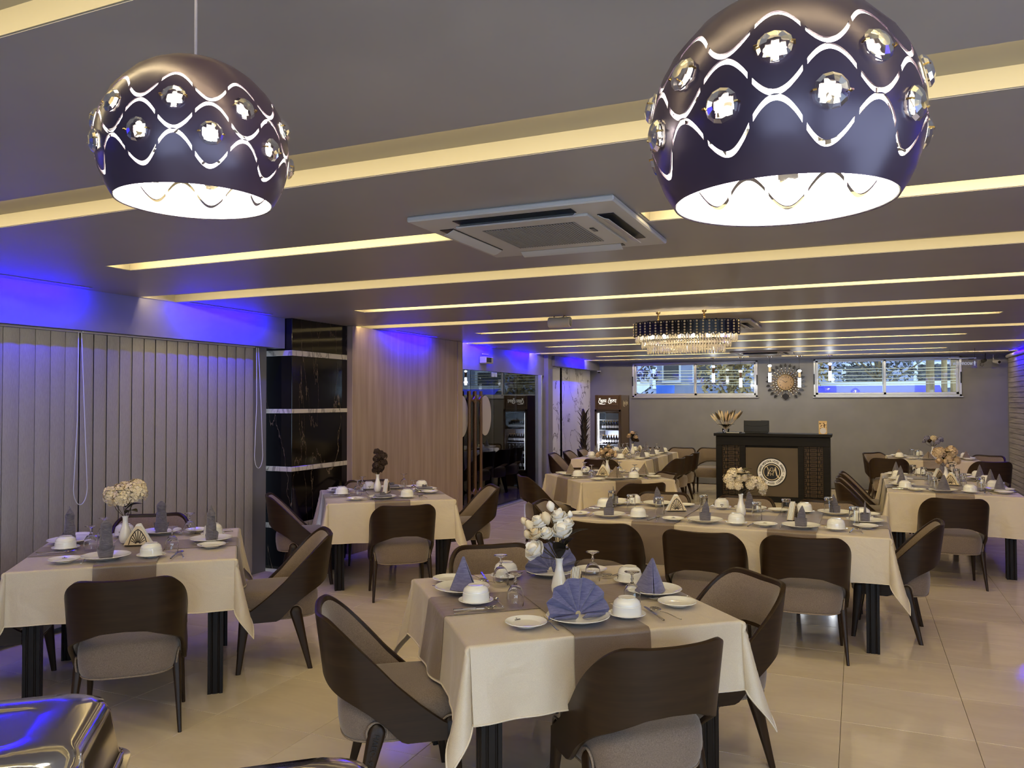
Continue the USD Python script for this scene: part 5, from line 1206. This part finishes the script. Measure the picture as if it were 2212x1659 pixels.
for k, (x, y, z, dk_) in enumerate(((2.01, 15.75, 2.33, True), (2.20, 15.82, 2.31, False))):
    t = thing('security_camera', ('dark bullet security camera with a dangling cable near the back right corner' if dk_ else 'pale bullet security camera in the back right corner under the ceiling'), 'camera', (x, y, z), -20 if dk_ else 25)
    part(t, 'housing', MB().cyl((0, .06, .01), (0, -.08, -.01), .030, .034, 20).get(), 'black_plastic' if dk_ else 'white_plastic'); part(t, 'lens', MB().cyl((0, -.079, -.010), (0, -.088, -.011), .024, n=18).get(), 'black_plastic'); part(t, 'bracket', MB().tube([(0, .05, .02), (0, .08, .05), (0, .08, CEIL - z)], .009, 8), 'white_plastic' if not dk_ else 'dark_metal')
    if dk_: part(t, 'loose_cable', MB().tube([(-.01, .03, -.01), (-.05, .0, -.04), (-.06, -.02, -.08), (-.02, -.03, -.10), (.0, -.02, -.06)], .004, 6), 'dark_metal')
t = thing('security_camera', 'small dome camera on the beam above the ink mural', 'camera', (-4.94, 15.8, 2.275)); part(t, 'base', lathe([(.04, 0), (.04, -.02), (0, -.02)][::-1], 20), 'white_plastic', 40); part(t, 'dome', sphere(.03, (0, 0, -.02), 2), 'black_plastic', True)

# ------------------------------------------------------------------ buffet with chafing dishes by the camera
bu = thing('buffet_table', 'dark buffet table under the chafing dishes at the lower left edge of the picture', 'table', (-1.25, .50, 0), 40)
part(bu, 'top', MB().box((0, 0, .78), (2.4, .56, .04), 0, .006).get(), 'espresso', False)
for x in (-1.12, 1.12):
    for y in (-.2, .2): part(bu, 'leg', MB().box((x, y, .38), (.06, .06, .76), 0, .004).get(), 'espresso', False)
def chafer(label, loc, rz):
    t = thing('chafing_dish', label, 'chafing dish', loc, rz); L, W = .56, .36
    def rect(l, w, r, n=8): return np.array([(sx * (l / 2 - r) + r * math.cos(a), sy * (w / 2 - r) + r * math.sin(a)) for sx, sy, a0 in ((1, 1, 0), (-1, 1, 90), (-1, -1, 180), (1, -1, 270)) for a in np.radians(np.linspace(a0, a0 + 90, n))])
    def loft(rings): return grid(np.array([np.c_[rect(l, w, r), np.full(32, z)] for l, w, r, z in rings]), cv=True, flip=True)
    lid = [(L, W, .05, .20), (L, W, .05, .207), (L - .012, W - .012, .05, .212), (L - .02, W - .02, .055, .24), (L - .034, W - .034, .06, .292), (L - .052, W - .052, .06, .312), (L - .085, W - .085, .06, .3215), (L - .16, W - .15, .05, .324), (L - .22, W - .20, .035, .3215), (L - .24, W - .22, .03, .3205), (.10, .05, .02, .3225), (.02, .01, .004, .3228)]
    part(t, 'lid', loft(lid), 'chrome', 50)
    part(t, 'water_pan', loft([(L - .10, W - .10, .04, .09), (L - .03, W - .03, .05, .11), (L - .02, W - .02, .05, .185), (L + .02, W + .02, .05, .190), (L + .02, W + .02, .05, .198), (L - .02, W - .02, .05, .199)]), 'chrome', 50)
    for s in (-1, 1):
        hb = MB(); q = sg.Polygon([(-.09, 0), (.09, 0), (.065, .075), (-.065, .075)]).difference(sg.Polygon([(-.055, .022), (.055, .022), (.045, .050), (-.045, .050)]))
        m = prism(q, .004); part(t, 'end_handle', orient(m, (0, -s, 0), (s, 0, -.25), (0, 0, 1) if s < 0 else (0, 0, 1), (s * (L / 2 + .008), 0, .190)), 'chrome', False)
    st = MB()
    for sx in (-1, 1):
        for sy in (-1, 1): st.tube([(sx * (L / 2 - .03), sy * (W / 2 - .03), .0), (sx * (L / 2 - .03), sy * (W / 2 - .03), .188)], .010, 8)
    for z in (.03, .185): st.tube([(a, b, z) for a, b in [(-L / 2 + .03, -W / 2 + .03), (L / 2 - .03, -W / 2 + .03), (L / 2 - .03, W / 2 - .03), (-L / 2 + .03, W / 2 - .03), (-L / 2 + .03, -W / 2 + .03)]], .006, 6)
    part(t, 'stand', st, 'chrome', 40)
    part(t, 'lid_handle', MB().tube([(-.06, -W / 2 + .02, .29), (-.06, -W / 2 - .03, .30), (.06, -W / 2 - .03, .30), (.06, -W / 2 + .02, .29)], .007, 8), 'chrome', 40)
chafer('large polished chafing dish with a domed lid at the lower left corner', (-1.346, .752, .80), 41)
chafer('polished chafing dish of which only the lid corner shows at the bottom edge', (-.776, .725, .80), 41)

# ------------------------------------------------------------------ the yard outside the back windows
wall('ground_outside', [((-1, 26, -.06), (40, 19.4, .1))], 'yard_ground')
def building(label, x, y, w, d, h, m, nwin=(3, 2)):
    t = thing('building', label, 'building', (x, y, 0)); part(t, 'walls', MB().box((0, 0, h / 2), (w, d, h)).get(), m, False); part(t, 'roof_edge', MB().box((0, -.05, h + .08), (w + .3, d + .3, .16)).get(), 'white_render', False)
    for i in range(nwin[0]):
        for j in range(nwin[1]):
            fx = -w / 2 + w * (i + .5) / nwin[0]; wi = part(t, 'window', MB().box((fx, -d / 2 - .02, 1.0 + j * 1.6), (w / nwin[0] * .62, .08, .9)).get(), 'white_render', False); part(wi, 'pane', MB().box((fx, -d / 2 - .065, 1.0 + j * 1.6), (w / nwin[0] * .5, .02, .72)).get(), 'yard_ground', False)
building('wide tall grey apartment block closing the view far behind the yard', -1.0, 34.0, 34, 3, 13, 'pale_render', (14, 6))
building('pale building seen through the right half of the left back window', -4.0, 24.0, 2.6, 3, 6.5, 'pale_render'); building('low pale house with white window surrounds outside the right back window', .6, 23.2, 3.2, 3, 1.95, 'pale_render', (2, 1)); building('white building far outside at the right edge of the right window', 6.4, 26, 3, 3, 4, 'white_render')
def tree(label, x, y, h, r, m, n, seed, trunk=.10):
    t = thing('tree', label, 'tree', (x, y, 0)); q = random.Random(seed)
    part(t, 'trunk', MB().tube([(0, 0, 0), (.05, 0, h * .4), (-.05, .05, h * .8)], [trunk, trunk * .8, trunk * .4], 8), 'bark'); bm = MB()
    for k in range(7): a = k * .9; bm.tube([(0, 0, h * .35 + .1 * k), (r * .8 * math.cos(a), r * .8 * math.sin(a), h * .55 + .16 * k)], [trunk * .4, trunk * .12], 5)
    part(t, 'branches', bm, 'bark'); V, F = [], []
    for k in range(n):
        d = np.array([q.gauss(0, 1), q.gauss(0, 1), q.gauss(0, 1)]); d /= np.linalg.norm(d); c = d * [r, r, h * .42] * q.random() ** .4 + [0, 0, h * .62]
        a = np.array([q.gauss(0, 1), q.gauss(0, 1), q.gauss(0, 1)]); b = np.array([q.gauss(0, 1), q.gauss(0, 1), q.gauss(0, 1)]); a /= np.linalg.norm(a); b -= a * (a @ b); b /= np.linalg.norm(b); s = q.uniform(.05, .11); i = len(V); V += [c - a * s, c + b * s * .5, c + a * s, c - b * s * .5]; F += [[i, i + 1, i + 2], [i, i + 2, i + 3]]
    part(t, 'foliage', (np.array(V), np.array(F)), m, False, kind='stuff')
tree('grey-green tree filling the left part of the left back window', -6.3, 21.0, 5.0, 1.5, 'foliage_grey', 3200, 1); tree('golden-leaved tree behind the right half of the left back window', -3.0, 20.6, 5.0, .85, 'foliage_gold', 1800, 2); tree('golden tree at the left edge of the right back window', -1.3, 20.9, 4.6, .7, 'foliage_gold', 1300, 3); tree('pale grey tree behind the wires of the right back window', .6, 27.5, 5.6, 1.9, 'foliage_grey', 2800, 4); tree('sparse golden tree near the right end of the right back window', 3.0, 21.3, 5.2, .8, 'foliage_gold', 1100, 5)
t = thing('awning', 'long vivid blue awning outside the right back window', 'awning', (.45, 20.2, 0)); P = [[(x, -.5 * v + .02 * math.sin(x * 9), 1.98 - .22 * v * v - .02 * abs(math.sin(x * 9)) * v) for v in np.linspace(0, 1, 6)] for x in np.linspace(-1.5, 1.25, 40)]; part(t, 'canopy', solidify(*grid(np.array(P)), .01), 'blue_tarp', 40)
for x in (-1.4, 0, 1.2): part(t, 'post', MB().cyl((x, -.3, 0), (x, -.3, 1.85), .025).get(), 'aluminium')
t = thing('blue_sheet', 'blue sheet hung on a line outside the left end of the left back window', 'sheet', (-5.6, 19.3, 0)); P = [[(.04 * math.sin(5 * u), 0, 0) + np.array([u, .08 * math.sin(7 * u + v), 2.10 + .04 * math.sin(4 * u) - .75 * v]) for v in np.linspace(0, 1, 10)] for u in np.linspace(-.5, .5, 20)]; part(t, 'sheet', solidify(*grid(np.array(P)), .006), 'blue_sheet', 40); part(t, 'line', MB().cyl((-1.2, 0, 2.10), (1.6, 0, 2.2), .006).get(), 'cable')
t = thing('blue_sheet', 'smaller blue cloth hanging outside the middle of the left back window', 'sheet', (-4.4, 19.6, 0)); P = [[(u, .06 * math.sin(9 * u + v), 2.05 - .35 * v * (1 - abs(u) * 1.2)) for v in np.linspace(0, 1, 8)] for u in np.linspace(-.22, .22, 12)]; part(t, 'sheet', solidify(*grid(np.array(P)), .006), 'blue_sheet', 40); part(t, 'line', MB().cyl((-.6, 0, 2.04), (.6, 0, 2.06), .006).get(), 'cable')
t = thing('white_cloth', 'white cloth hung on a line outside the left back window', 'cloth', (-4.95, 19.2, 0)); P = [[(u, .05 * math.sin(12 * u), 2.12 - .30 * v * (1 - .6 * abs(u) / .25)) for v in np.linspace(0, 1, 8)] for u in np.linspace(-.25, .25, 12)]; part(t, 'cloth', solidify(*grid(np.array(P)), .006), 'white_render', 40); part(t, 'pegs', MB().cyl((-.3, 0, 2.12), (.3, 0, 2.125), .006).get(), 'cable')
for k, (z, y) in enumerate(((2.30, 19.0), (2.22, 19.1), (2.14, 18.9), (2.08, 19.2), (2.36, 19.05), (2.02, 18.8))):
    solo('overhead_cable', MB().tube([(x, y, z - .02 * math.cos(x * .5)) for x in np.linspace(-6, 4.5, 30)], .007, 5), 'cable', '%s pale overhead cable from the top outside the back windows' % ORD[(1, 2, 3, 4, 0, 5)[k]], 'cable', 'cables outside the back windows')
for k, (x, w) in enumerate(((1.45, .10), (1.75, .07), (2.0, .12))): solo('timber_post', MB().cyl((x, 19.6 + .3 * k, 0), (x + .03, 19.6 + .3 * k, 3.6), w, w * .8, 10).get(), 'bark', '%s bare timber post outside the right end of the right back window' % ['thin left', 'thinnest middle', 'thick right'][k], 'post')
